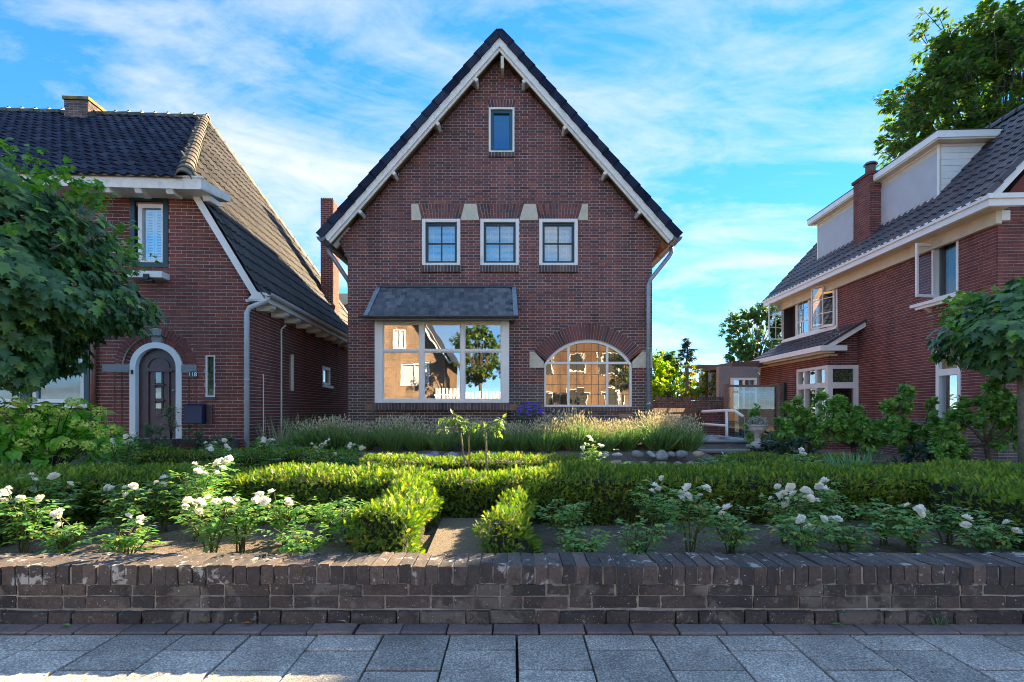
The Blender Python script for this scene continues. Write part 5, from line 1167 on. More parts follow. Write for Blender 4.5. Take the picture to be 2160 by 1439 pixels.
m_yew = leaf_mat('yew', [(0, (.024, .060, .014)), (.45, (.050, .100, .018)), (.75, (.105, .155, .022)), (.95, (.155, .185, .03)), (1, (.19, .13, .04))], .33, .5, .3)
m_rose = leaf_mat('rose_leaf', [(0, (.042, .125, .045)), (.6, (.080, .175, .052)), (.9, (.15, .22, .05)), (1, (.24, .17, .055))], .36, .4, .4)
m_hyd = leaf_mat('hydrangea_leaf', [(0, (.060, .19, .035)), (.7, (.12, .28, .045)), (1, (.19, .34, .055))], .3)
m_lime = leaf_mat('lime_floret', [(0, (.17, .26, .05)), (1, (.30, .36, .11))], .3)
m_maple = leaf_mat('maple_leaf', [(0, (.018, .056, .022)), (.6, (.032, .085, .030)), (.88, (.052, .12, .030)), (1, (.10, .20, .03))], .22, .38, .5)
m_maple_tip = leaf_mat('maple_young_leaf', [(0, (.035, .10, .025)), (1, (.085, .19, .030))], .3, .4)
m_big = leaf_mat('big_tree_leaf', [(0, (.022, .055, .014)), (.6, (.040, .085, .018)), (.9, (.080, .12, .022)), (1, (.13, .11, .03))], .35, .45, .4)
m_far = leaf_mat('far_tree_leaf', [(0, (.025, .065, .022)), (1, (.060, .11, .030))], .3)
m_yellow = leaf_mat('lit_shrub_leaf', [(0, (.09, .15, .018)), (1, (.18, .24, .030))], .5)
m_conifer = leaf_mat('conifer_needle', [(0, (.012, .030, .020)), (1, (.030, .055, .028))], .1)
m_vine = leaf_mat('vine_leaf', [(0, (.035, .075, .018)), (.7, (.09, .13, .022)), (.9, (.22, .17, .03)), (1, (.30, .11, .03))], .4)
m_fruit = leaf_mat('pear_leaf', [(0, (.045, .125, .038)), (.7, (.095, .195, .046)), (1, (.18, .27, .06))], .3)
m_darkleaf = leaf_mat('dark_laurel_leaf', [(0, (.010, .030, .022)), (1, (.022, .055, .030))], .12, .35, .5)
m_iris = leaf_mat('iris_blade', [(0, (.045, .13, .055)), (.9, (.080, .19, .065)), (1, (.25, .20, .09))], .25)
m_lav = leaf_mat('lavender_leaf', [(0, (.040, .095, .030)), (.7, (.075, .140, .045)), (1, (.12, .17, .06))], .2)
m_stalk = leaf_mat('lavender_stalk', [(0, (.10, .14, .07)), (1, (.20, .20, .10))], .25)
m_head = leaf_mat('lavender_head', [(0, (.20, .18, .15)), (.6, (.31, .28, .20)), (1, (.40, .36, .24))], .25, .8, .1)
m_weed = leaf_mat('weed_leaf', [(0, (.035, .075, .045)), (.6, (.060, .12, .055)), (1, (.10, .14, .06))], .25)
m_grey = leaf_mat('grey_foliage', [(0, (.10, .115, .12)), (1, (.20, .21, .20))], .15)
m_violet = leaf_mat('violet_petal', [(0, (.06, .035, .30)), (1, (.13, .08, .50))], .3)
m_cover = leaf_mat('ground_cover_leaf', [(0, (.030, .085, .020)), (1, (.070, .16, .030))], .25)
m_white = leaf_mat('white_petal', [(0, (.34, .33, .30)), (.8, (.39, .385, .365)), (1, (.37, .32, .28))], .3, .6, .2)
m_stem = flat_mat('green_stem', (.07, .09, .03), .7, .4, 30)
bark = flat_mat('bark', (.10, .08, .06), .95, .45, 30, bumpy=.8)
bark_pale = flat_mat('pale_bark', (.20, .17, .12), .9, .35, 25, bumpy=.6)
twig_shade_core = flat_mat('hedge_twig_shade', (.022, .026, .012), .95, .5, 60, bumpy=1.0)  # inner twig mass of the hedges, its shade put into the dark colour

def lowf(p, s=2.2, seed=0):
    return (np.sin(p[:, 0] * s * 1.7 + seed) * np.sin(p[:, 1] * s * 1.3 + seed * 2) + .6 * np.sin(p[:, 0] * s * 3.1 + p[:, 1] * s * 2.3 + p[:, 2] * s * 4 + seed) + .4 * np.sin(p[:, 2] * s * 9 + p[:, 0] * s * 7))
def hedge(label, a, b, width, z0, z1, dens=4300, size=.036, amp=.020, seed=0, taper=0.0, group='clipped yew hedges'):
    a = np.array([*a, 0.0]); b = np.array([*b, 0.0]); L = np.linalg.norm(b - a); d = (b - a) / L; s = np.array([d[1], -d[0], 0]); h = z1 - z0
    root = empty('yew_hedge', ((a + b) / 2).tolist()[:2] + [z0], label=label, cat='hedge', group=group)
    c0 = (a + b) / 2
    mb_ = MB(); ins = .045
    mb_.cbox((0, 0, (h - ins) / 2), Vector(d), L - 2 * ins, Vector(s), width - 2 * ins, (0, 0, 1), h - ins); mb_.build('twig_shade_core', twig_shade_core, root)  # solid dark box added inside to block light behind the sprigs
    faces = [(L * width, 'top'), (L * h, 'f'), (L * h, 'b'), (width * h, 'e0'), (width * h, 'e1')]
    pos = []; nor = []
    for A, kind in faces:
        n_ = int(A * dens * (.25 if kind == 'b' else 1)); u = rng.uniform(-.5, .5, n_); v = rng.uniform(0, 1, n_)
        if kind == 'top': p = u[:, None] * L * d + (v - .5)[:, None] * width * s + np.array([0, 0, h]); nn = np.array([0, 0, 1.0])
        elif kind in 'fb': sg = 1 if kind == 'f' else -1; p = u[:, None] * L * d + sg * width / 2 * s + v[:, None] * np.array([0, 0, h]); nn = sg * s + np.array([0, 0, .25])
        else: sg = 1 if kind == 'e1' else -1; p = sg * L / 2 * d + u[:, None] * width * s + v[:, None] * np.array([0, 0, h]); nn = sg * d + np.array([0, 0, .25])
        pos.append(p); nor.append(np.repeat(nn[None], n_, 0))
    pos = np.concatenate(pos); nor = np.concatenate(nor)
    wp = pos + c0
    # rounded shoulders and uneven clipping
    edge = np.abs(pos @ s) / (width / 2); pos[:, 2] -= .05 * np.clip(edge - .6, 0, 1) / .4 * (pos[:, 2] > h * .7)
    dsp = amp * lowf(wp, 2.4, seed) + rng.uniform(-.045, .010, len(pos)); pos = pos + nor * dsp[:, None]
    dr_ = nor * rng.uniform(.3, 1.3, len(pos))[:, None] + runit(len(pos)) * .8 + np.array([0, 0, .35])
    rot = frames(dr_, nor + runit(len(pos)) * .7)
    sc = size * rng.uniform(.6, 1.35, len(pos)); o_ = scatter('foliage', SPRIG, m_yew, pos, rot, sc, root); return root

def tubes(mb_, polys):
    for pts, r0, r1 in polys:
        n_ = len(pts); mb_.tube(pts, [r0 + (r1 - r0) * i / (n_ - 1) for i in range(n_)], 6)
def blob_leaves(blobs, tw_per=None, droop=.0, upn=.7):
    """blobs: (centre, radii, nleaves, ntwigs) -> leaf pos, dir, normal and twig lines"""
    Pp, Dd, Nn_, tw = [], [], [], []
    for c, r, nl, ntw in blobs:
        c = np.array(c, float); r = np.array(r, float) * np.ones(3)
        e = runit(ntw) * (rng.uniform(.25, 1, ntw) ** .45)[:, None]
        end = c + e * r; st_ = c + e * r * .25 - np.array([0, 0, .15 * r[2]])
        for i in range(ntw): tw.append((st_[i], end[i]))
        k = rng.integers(0, ntw, nl); t_ = rng.uniform(.25, 1.05, nl) ** .7
        p = st_[k] + (end[k] - st_[k]) * t_[:, None]; ax = (end[k] - st_[k]); ax /= np.maximum(np.linalg.norm(ax, axis=1, keepdims=True), 1e-6)
        q = runit(nl); q -= ax * (q * ax).sum(1, keepdims=True) * .6
        p = p + q * (r.mean() * .10); Pp.append(p); Dd.append(q * .9 + ax * .7 - np.array([0, 0, droop])); Nn_.append(e[k] * (1 - upn) + np.array([0, 0, upn]) + runit(nl) * .35)
    return np.concatenate(Pp), np.concatenate(Dd), np.concatenate(Nn_), tw
def plant(name, label, cat, base, limbs, blobs, tmpl, size, mat, barkm=bark, droop=.2, upn=.7, group=None, twr=.004, crown='foliage', trunk='stems', svar=(.6, 1.25), wid=1.0):
    """limbs in world space: (points, r0, r1); blobs in world space"""
    base = Vector(base); root = empty(name, base, label=label, cat=cat, group=group); b0 = np.array(base)
    p, d, n_, tw = blob_leaves(blobs, droop=droop, upn=upn)
    mb_ = MB(); tubes(mb_, [([Vector(q) - base for q in pts], r0, r1) for pts, r0, r1 in limbs])
    for a, b in tw:
        a = Vector(a) - base; b = Vector(b) - base
        if (b - a).length > 1e-4: mb_.tube([a, (a + b) / 2 + Vector((0, 0, .03 * (b - a).length)), b], [twr, twr * .8, twr * .4], 4, cap=False)
    if mb_.v: mb_.build(trunk, barkm, root, smooth=True)
    sc = size * rng.uniform(*svar, len(p)); sc = np.stack([sc * wid, sc, sc], 1)
    scatter(crown, tmpl, mat, p - b0, frames(d, n_), sc, root); return root

# ------------------------------------------------------------------ hedges
hedge('long dark yew hedge behind the roses left of the path', (-6.2, 4.10), (-.62, 4.02), .66, .15, .52, seed=1)
hedge('long dark yew hedge behind the roses right of the path', (.14, 4.02), (6.3, 4.15), .72, .15, .53, seed=2)
hedge('short bushy yew hedge on the left edge of the sandy path', (-.74, 2.78), (-.70, 3.70), .34, .15, .47, seed=3, amp=.05)
hedge('short yew hedge on the right edge of the sandy path', (-.05, 2.80), (.02, 3.68), .20, .15, .41, seed=4, amp=.05)
hedge('sunlit yew hedge closing the end of the sandy path', (-.60, 4.02), (.12, 4.02), .40, .15, .49, seed=5)
hedge('yew hedge along the right end of the front rose bed', (3.15, 2.75), (3.25, 3.80), .42, .15, .52, seed=6)
hedge('yew hedge along the left end of the front rose bed', (-3.35, 2.75), (-3.35, 3.78), .42, .15, .52, seed=7)
hedge('sunlit low yew hedge in front of the two standard roses', (-1.55, 5.35), (.72, 5.35), .45, .15, .50, seed=8, dens=2900)
hedge('low yew hedge beyond the left rear bed below the planter', (-4.6, 6.35), (-2.0, 6.25), .5, .15, .48, seed=9, dens=2600)
hedge('low yew hedge at the foot of the brick steps', (2.9, 7.0), (4.6, 7.0), .5, .08, .36, seed=10, dens=2600)
hedge('yew hedge crossing to the stone edging left of the steps', (.80, 5.5), (3.6, 5.75), .5, .15, .37, seed=12, dens=2600)

# ------------------------------------------------------------------ roses
def petal(r, w, cup, lift):
    return [(0, 0, 0), (-w, r * .55, cup * .35), (w, r * .55, cup * .35), (-w * .75, r * .95, cup), (w * .75, r * .95, cup), (0, r * 1.05, cup * 1.1), (0, r * .55, cup * .1)], [(0, 6, 1), (0, 2, 6), (1, 6, 3), (6, 2, 4), (3, 6, 5), (6, 4, 5)]
flower_me = []
for v_ in range(4):
    q_ = MB()
    for ring_, (n_, r_, w_, cup, off) in enumerate(((6, .036, .020, .006, 0), (5, .030, .017, .014, .4), (5, .021, .012, .020, .1), (4, .012, .008, .020, .7))):
        for k in range(n_):
            V_, T_ = petal(r_ * R.uniform(.85, 1.15), w_, cup * R.uniform(.6, 1.3), 0); an = 2 * math.pi * (k + off + R.uniform(-.15, .15)) / n_; ca, sa = math.cos(an), math.sin(an)
            q_.add([(x * ca - y * sa, x * sa + y * ca, z + ring_ * .003) for x, y, z in V_], T_)
    flower_me.append(q_.mesh('flower', m_white, smooth=True))
def rose(x, y, h, spread, nf, label, nst=6, group='white rose bushes', z=None, leaf=.042, dens=1.0):
    z0 = gz(x, y) if z is None else z; root = empty('rose_bush', (x, y, z0), label=label, cat='rose bush', group=group)
    mb_ = MB(); Lp, Ld, Ln = [], [], []; tips = []
    for s_ in range(nst):
        an = 2 * math.pi * (s_ + R.uniform(-.3, .3)) / nst; hh = h * R.uniform(.55, 1.0); sp = spread * R.uniform(.4, 1.0)
        p0 = Vector((R.uniform(-.02, .02), R.uniform(-.02, .02), -.02)); p3 = Vector((math.cos(an) * sp, math.sin(an) * sp * .7, hh))
        p1 = p0 + Vector((p3.x * .25, p3.y * .25, hh * .45)); p2 = p0 + Vector((p3.x * .6, p3.y * .6, hh * .78)); pts = [p0, p1, p2, p3]
        mb_.tube(pts, [.0055, .0045, .0035, .002], 5); shoots = [pts]; tips.append(p3)
        for k in range(R.choice((2, 3))):
            t_ = R.uniform(.35, .8); i_ = int(t_ * 3); q0 = pts[i_].lerp(pts[i_ + 1], t_ * 3 - i_); q1 = q0 + Vector((R.uniform(-.13, .13), R.uniform(-.1, .1), R.uniform(.04, .13))); mb_.tube([q0, (q0 + q1) / 2 + Vector((0, 0, .015)), q1], [.003, .0025, .0018], 4); shoots.append([q0, (q0 + q1) / 2, q1]); tips.append(q1)
        for sh in shoots:
            tot = sum((sh[i + 1] - sh[i]).length for i in range(len(sh) - 1)); nn_ = max(2, int(tot / .040 * dens))
            for k in range(nn_):
                t_ = (.25 + .75 * (k + R.random()) / nn_) if len(sh) == 4 else (k + R.random()) / nn_
                t_ = min(t_, .999); i_ = int(t_ * (len(sh) - 1)); q0 = sh[i_].lerp(sh[i_ + 1], t_ * (len(sh) - 1) - i_)
                a2 = R.uniform(0, 6.283); pd = Vector((math.cos(a2), math.sin(a2), R.uniform(-.1, .6))).normalized(); side = pd.cross(Vector((0, 0, 1))).normalized(); pl_ = leaf * R.uniform(1.3, 1.9)
                for (al, sd) in ((.45, -1), (.45, 1), (.8, -1), (.8, 1), (1.0, 0)):
                    q_ = q0 + pd * pl_ * al; dd = pd * (.5 if sd else 1) + side * sd * .85 + Vector((0, 0, -.28)); Lp.append(q_); Ld.append(dd); Ln.append(Vector((0, 0, 1)) + Vector((R.uniform(-.5, .5), R.uniform(-.5, .5), 0)))
    mb_.build('stems', m_stem, root)
    scatter('leaves', LEAF, m_rose, np.array([tuple(p) for p in Lp]), frames(np.array([tuple(p) for p in Ld]), np.array([tuple(p) for p in Ln])), leaf * rng.uniform(.7, 1.2, len(Lp)), root)
    tips.sort(key=lambda p: -p.z); nf = int(nf * 1.5); cl = tips[:max(1, (nf + 1) // 2)]
    for k in range(nf):
        c = cl[k % len(cl)]; o_ = link('flower', R.choice(flower_me), root); o_.location = c + Vector((R.uniform(-.06, .06), R.uniform(-.06, .04), R.uniform(-.07, .035))) * (1 if k >= len(cl) else .2)
        o_.rotation_euler = (R.uniform(.1, 1.1), R.uniform(-.5, .5), R.uniform(0, 6.28)); sc_ = R.uniform(.45, .88); o_.scale = (sc_,) * 3
    return root
ordn = ['first', 'second', 'third', 'fourth', 'fifth', 'sixth', 'seventh', 'eighth', 'ninth', 'tenth', 'eleventh', 'twelfth', 'thirteenth', 'fourteenth', 'fifteenth']
# (photo x, depth, height, spread, flowers)
leftbed = [(50, 2.95, .36, .16, 6), (110, 3.35, .42, .18, 5), (255, 3.30, .34, .17, 4), (140, 2.78, .20, .12, 3), (265, 2.80, .22, .16, 3), (450, 2.85, .32, .20, 7), (415, 3.25, .50, .16, 4), (440, 3.5, .52, .15, 4), (345, 3.5, .40, .14, 3), (600, 3.1, .36, .12, 3), (505, 2.95, .36, .13, 4), (645, 2.75, .16, .12, 0), (735, 3.15, .28, .09, 0), (690, 3.3, .26, .12, 0)]
for i, (px_, Y_, h_, s_, nf) in enumerate(sorted(leftbed)): rose((px_ - 1080) / F * Y_, Y_, h_, s_, nf, 'white rose bush in the front bed left of the path, %s from the left' % ordn[i])
rightbed = [(1195, 3.2, .26, .14, 0), (1225, 2.75, .14, .10, 0), (1385, 3.35, .34, .12, 3), (1455, 2.95, .40, .15, 8), (1350, 2.85, .18, .13, 0), (1540, 2.95, .22, .16, 2), (1655, 3.15, .34, .13, 10), (1745, 3.35, .36, .14, 4), (1690, 2.80, .22, .14, 3), (1790, 2.95, .18, .14, 2), (1865, 3.1, .30, .13, 0), (1925, 2.95, .24, .13, 3), (2000, 3.15, .28, .12, 0), (2085, 2.85, .22, .16, 3)]
for i, (px_, Y_, h_, s_, nf) in enumerate(sorted(rightbed)): rose((px_ - 1080) / F * Y_, Y_, h_, s_, nf, 'white rose bush in the front bed right of the path, %s from the path' % ordn[i])
rear = [(255, 4.75, .62, .14, 4), (470, 5.2, .52, .18, 6), (565, 5.8, .50, .18, 5), (675, 5.4, .46, .22, 6), (740, 5.9, .42, .22, 5), (795, 5.4, .36, .2, 3), (1250, 6.3, .46, .16, 5), (1690, 5.3, .40, .2, 3), (1500, 6.0, .32, .25, 1)]
for i, (px_, Y_, h_, s_, nf) in enumerate(rear): rose((px_ - 1080) / F * Y_, Y_, h_, s_, nf, 'white rose bush behind the long hedges, %s from the left' % ordn[i], nst=7, group='white rose bushes behind the hedges')
# fallen petals on the soil
for i in range(60):
    side = R.random() < .75; Y_ = R.uniform(2.7, 3.6); px_ = R.uniform(1150, 2000) if side else R.uniform(200, 700); x = (px_ - 1080) / F * Y_
    if i == 0: pe = tag(MB().build('fallen_petals', m_white), 'white rose petals scattered on the bare soil', kind='stuff'); qb = MB()
    a_ = R.uniform(0, 6.28); s1 = .011; z = gz(x, Y_) + .016
    qb.add([(x + s1 * math.cos(a_ + k * 1.57), Y_ + s1 * math.sin(a_ + k * 1.57), z + R.uniform(0, .006)) for k in range(4)], [(0, 1, 2, 3)])
pe.data = qb.mesh('fallen_petals', m_white)

# standard roses in the middle
for px_, tilt, lab in ((985, -.06, 'left one of the two thin standard roses in the middle hedge'), (1021, .02, 'right one of the two thin standard roses in the middle hedge')):
    Y_ = 4.75; x = (px_ - 1080) / F * Y_; b_ = Vector((x, Y_, .16)); tp = Vector((x + tilt, Y_, .80)); dr_ = Vector((-.12 if tilt < 0 else .01, 0, .9))
    bl = [(tp + Vector((R.uniform(-.13, .10) + tilt, R.uniform(-.08, .08), R.uniform(-.02, .17))), (.06, .06, .05), 14, 3) for _ in range(8)]
    rt = plant('standard_rose', lab, 'rose tree', b_, [([b_, b_.lerp(tp, .5) + Vector((.012, 0, 0)), tp], .011, .008)] + [([tp, tp.lerp(Vector(q[0]), .5) + Vector((0, 0, .03)), Vector(q[0])], .006, .003) for q in bl], bl, LEAF, .058, leaf_mat('standard_rose_leaf_%d' % px_, [(0, (.06, .12, .03)), (1, (.14, .20, .05))], .3), bark_pale, droop=.9, trunk='trunk', crown='crown', group='standard roses')
    q_ = MB(); q_.tube([(.02, .02, -.05), (.018, .02, .60)], .008, 6); q_.build('stake', wood, rt)

# ------------------------------------------------------------------ lavender bed with stone edging
lav = []
for v_ in range(4):
    n1_, n2_ = 680, 150
    def dome(n_, sp): a_ = rng.uniform(0, 6.283, n_); r_ = np.sqrt(rng.uniform(0, 1, n_)); return np.stack([np.cos(a_) * r_ * sp, np.sin(a_) * r_ * sp, np.ones(n_)], 1)
    d1 = dome(n1_, .85); b1 = d1 * np.array([.16, .16, 0]); l1 = rng.uniform(.17, .34, n1_)
    g1 = scatter('', BLADE, m_lav, b1 + d1 * rng.uniform(0, .12, n1_)[:, None], frames(d1 + runit(n1_) * .15, runit(n1_)), np.stack([l1 * .045, l1, l1], 1))
    d2 = dome(n2_, .62); d2 /= np.linalg.norm(d2, axis=1, keepdims=True); l2 = rng.uniform(.38, .56, n2_)
    g2 = scatter('', BLADE, m_stalk, b1[:n2_] * .8, frames(d2, runit(n2_)), np.stack([l2 * 0 + .0045, l2, l2 * .3], 1))
    HEAD = ([(0, 0, 0), (.5, .4, 0), (0, .45, .5), (-.5, .4, 0), (0, .45, -.5), (0, 1, 0)], [(0, 1, 2), (0, 2, 3), (0, 3, 4), (0, 4, 1), (5, 2, 1), (5, 3, 2), (5, 4, 3), (5, 1, 4)])
    hl = rng.uniform(.035, .06, n2_); g3 = scatter('', HEAD, m_head, b1[:n2_] * .8 + d2 * (l2 * .96)[:, None] - np.array([0, 0, 1]) * (l2 * .3 * .12)[:, None], frames(d2 + runit(n2_) * .1, runit(n2_)), np.stack([hl * .30, hl, hl * .30], 1))
    lav.append((g1, g2, g3))
k_ = 0
for row, (Y_, x0_, x1_, n_) in enumerate(((8.05, -3.25, 2.75, 15), (8.6, -3.1, 2.9, 14))):
    for i in range(n_):
        x = x0_ + (x1_ - x0_) * i / (n_ - 1) + R.uniform(-.08, .08); y = Y_ + R.uniform(-.1, .1); v_ = R.choice(lav); rt_side = x > .75
        e_ = empty('lavender_plant', (x, y, gz(x, y) - .02), R.uniform(0, 6.28), label='%s faded lavender plant from the left in the %s row before the tall house' % (ordn[i], ('front', 'back')[row]), cat='lavender', group='lavender plants before the tall house')
        sc_ = R.uniform(.9, 1.12) * (1.06 if rt_side else .96); e_.scale = (sc_, sc_, sc_ * R.uniform(.92, 1.08))
        for nm, me in zip(('foliage', 'flower_stalks', 'flower_heads'), v_): tag(link(nm, me, e_), kind='stuff')
stn = empty('stone_edging', (0, 7.55, 0), label='edging of rounded field stones in front of the lavender', cat='stone edging')
import bmesh
st_mats = [flat_mat('stone_%d' % i, c_, .85, .25, 16, bumpy=.3) for i, c_ in enumerate(((.40, .40, .40), (.30, .29, .29), (.42, .32, .25), (.55, .54, .52), (.26, .26, .27)))]
st_me = []
for i in range(8):
    bm = bmesh.new(); bmesh.ops.create_icosphere(bm, subdivisions=2, radius=1.0); ph = [R.uniform(0, 6) for _ in range(3)]
    for v in bm.verts: f_ = 1 + .14 * math.sin(v.co.x * 2.5 + ph[0]) + .12 * math.sin(v.co.y * 3 + ph[1]) + .1 * math.sin(v.co.z * 3.4 + ph[2]); v.co *= f_
    me = bpy.data.meshes.new('stone'); bm.to_mesh(me); bm.free(); me.materials.append(st_mats[i % 5]); me.polygons.foreach_set('use_smooth', [True] * len(me.polygons)); st_me.append(me)
for px_ in list(range(1275, 1490, 24)) + [858, 880, 905, 918, 1003, 1042, 940, 960] + list(range(1290, 1460, 33)):
    second = px_ >= 1290 and (px_ - 1290) % 33 == 0; Y_ = 7.55; x = (px_ + R.uniform(-5, 5) - 1080) / F * Y_; r_ = R.uniform(.055, .095)
    o_ = link('stone', R.choice(st_me), stn); o_.location = (x, R.uniform(-.05, .05) - (.08 if second else 0), (.19 if second else .33 if px_ > 1200 else .30)); o_.scale = (r_ * R.uniform(1.0, 1.7), r_, r_ * R.uniform(.5, .75)); o_.rotation_euler = (R.uniform(-.3, .3), R.uniform(-.3, .3), R.uniform(0, 3))
# ------------------------------------------------------------------ shrubs
def ball_plant(name, label, cat, base, h, w, nb, nl, tmpl, size, mat, ntw=6, droop=.3, stems=6, group=None, br=.35, barkm=m_stem, wid=1.0, hollow=.4):
    base = Vector(base); bl = []; lm = []
    for i in range(nb):
        a_ = R.uniform(0, 6.283); rr = w * (R.uniform(hollow, 1) ** .6) * .8; t_ = R.uniform(.1, 1)
        zc = h * (.18 + .72 * t_); rr *= math.sqrt(max(.15, 1 - ((t_ - .35) / .72) ** 2)); c = base + Vector((math.cos(a_) * rr, math.sin(a_) * rr, zc)); bl.append((c, (w * br, w * br, h * br * .6), nl // nb, ntw))
        if i < stems * 3: lm.append(([base, base.lerp(c, .5) + Vector((0, 0, .08 * h)), c], .008, .004))
    return plant(name, label, cat, base, lm, bl, tmpl, size, mat, barkm, droop=droop, group=group, wid=wid)
hb = Vector(((105 - 1080) / F * 6.0, 6.0, .17))
hy = ball_plant('hydrangea', 'large hydrangea with lime green flower heads before the curtained window', 'hydrangea', hb, 1.0, .82, 46, 1900, BROAD, .115, m_hyd, ntw=7, droop=.5, br=.26)
FLO = ([(-.5, -.5, 0), (.5, -.5, .1), (.5, .5, 0), (-.5, .5, .1)], [(0, 1, 2), (0, 2, 3)])
for px_, py_ in ((155, 848), (100, 862), (40, 850), (210, 868), (70, 880), (115, 890), (165, 895), (195, 898), (75, 910), (25, 905), (215, 915), (145, 935), (50, 935), (185, 940), (230, 945), (135, 985), (240, 905), (10, 870), (130, 868), (60, 846)):
    p = P(px_, py_, 5.6 + R.uniform(-.25, .15)) - hb; n_ = 90; q = runit(n_) * (rng.uniform(.5, 1, n_) ** .5)[:, None] * np.array([.075, .075, .055])
    scatter('flower_head', FLO, m_lime, q + np.array(p), frames(runit(n_), q + runit(n_) * .03), rng.uniform(.014, .024, n_), hy)['kind'] = 'stuff'
    st_ = MB(); st_.tube([p, p * .6 + Vector((0, 0, .1)), Vector((p.x * .2, p.y * .2, .15))], .005, 4); st_.build('flower_stem', m_stem, hy)

def fruit(label, px_, Y_, wpx, top, nb, nl, trunk_dx=0.0, group='trained fruit trees along the dormer house'):
    x = (px_ - 1080) / F * Y_; z0 = gz(x, Y_); b_ = Vector((x + trunk_dx, Y_, z0)); w_ = wpx / F * Y_ / 2; ztop = P(px_, top, Y_).z; fork = Vector((x, Y_, z0 + (ztop - z0) * .38)); bl = []; lm = [([b_ - Vector((0, 0, .05)), b_.lerp(fork, .5) + Vector((.03, 0, 0)), fork], .045, .035)]
    for i in range(nb):
        t_ = (i + .5) / nb * 2 - 1; c = Vector((x + t_ * w_ * .9, Y_ + R.uniform(-.25, .2), fork.z + R.uniform(-.22, (ztop - fork.z) * .55))); bl.append((c, (w_ * .28 + .08, .18, .22), int(nl / nb * 2.4), 12)); lm.append(([fork, fork.lerp(c, .5) + Vector((0, 0, R.uniform(-.05, .05))), c], .028, .010))
        c2 = c + Vector((R.uniform(-.12, .12), 0, R.uniform(.18, .40))); c2.z = min(c2.z, ztop); bl.append((c2, (.09, .09, .20), int(nl / nb * 1.8), 8)); lm.append(([c, c.lerp(c2, .5), c2 + Vector((0, 0, .12))], .009, .003))
    return plant('fruit_tree', label, 'fruit tree', b_, lm, bl, LEAF, .078, m_fruit, bark, droop=.4, trunk='trunk', crown='crown', group=group, wid=1.25)
fruit('small trained fruit tree beside the stone urn', 1640, 8.9, 120, 850, 5, 700)
fruit('small trained fruit tree in front of the bay of the dormer house', 1708, 8.5, 150, 838, 6, 900)
fruit('spreading trained fruit tree right of the bay window', 1800, 8.0, 170, 830, 6, 1000)
fruit('tall-shooted trained fruit tree before the brick side wall', 1915, 7.6, 170, 790, 7, 1200)
fruit('leggy fruit tree below the right maple', 2080, 6.9, 230, 775, 8, 1500, trunk_dx=.05)
fruit('fruit tree at the right edge under the maple trunk', 2165, 7.3, 120, 790, 4, 600)
b_ = P(1965, 965, 7.2); b_.z = gz(b_.x, 7.2)
ball_plant('laurel_shrub', 'dark glossy evergreen shrub behind the iris clump', 'shrub', b_, .62, .5, 22, 1100, LEAF, .085, m_darkleaf, br=.3)
b_ = P(1660, 970, 8.1); ball_plant('low_shrub', 'low dark green shrub under the fruit trees by the urn', 'shrub', (b_.x, 8.1, gz(b_.x, 8.1)), .38, .55, 16, 700, LEAF, .08, m_darkleaf, br=.3)
b_ = P(1830, 975, 7.4); ball_plant('low_shrub', 'low leafy shrub under the spreading fruit tree', 'shrub', (b_.x, 7.4, gz(b_.x, 7.4)), .40, .55, 16, 700, LEAF, .07, m_weed, br=.3)
def blades(name, label, cat, x, y, n_, h, spread, mat, w=.022, fl=0, group=None):
    a_ = rng.uniform(0, 6.283, n_); r_ = np.sqrt(rng.uniform(0, 1, n_)); b0 = np.stack([np.cos(a_) * r_ * spread, np.sin(a_) * r_ * spread * .4, 0 * r_], 1); d = np.stack([np.cos(a_) * .45 * r_ + rng.normal(0, .22, n_), np.sin(a_) * .3, 1 + 0 * r_], 1)
    e_ = empty(name, (x, y, gz(x, y)), label=label, cat=cat, group=group); l = h * rng.uniform(.6, 1.05, n_); scatter('blades', BLADE, mat, b0, frames(d, np.stack([rng.normal(0, .5, n_), -np.ones(n_), .2 * np.ones(n_)], 1)), np.stack([l * 0 + w * rng.uniform(.7, 1.2, n_), l, l], 1), e_); return e_
b_ = P(1965, 1000, 6.3); blades('iris_clump', 'fan of blue-green iris leaves behind the right hedge', 'iris', b_.x, 6.3, 170, .40, .48, m_iris)
b_ = P(1790, 1000, 6.6); blades('iris_clump', 'smaller tuft of strap leaves left of the iris clump', 'iris', b_.x, 6.6, 60, .30, .22, m_iris)
b_ = P(1760, 985, 6.3); blades('grass_tuft', 'low tuft of grass behind the right hedge', 'grass tuft', b_.x, 6.3, 60, .26, .22, m_weed, .012)
# blue bellflower at the foot of the house
b_ = Vector((P(1118, 890, 10.35).x, 10.35, .56)); cp = ball_plant('bellflower', 'violet-blue bellflower clump between the bay and the arched window', 'flowering plant', b_, .62, .34, 12, 420, LEAF, .06, m_weed, br=.3)
n_ = 260; q = runit(n_) * np.array([.27, .2, .24]); q[:, 2] = np.abs(q[:, 2]) + .34; scatter('flowers', LEAF, m_violet, q, frames(runit(n_), runit(n_)), rng.uniform(.035, .06, n_), cp)['kind'] = 'stuff'
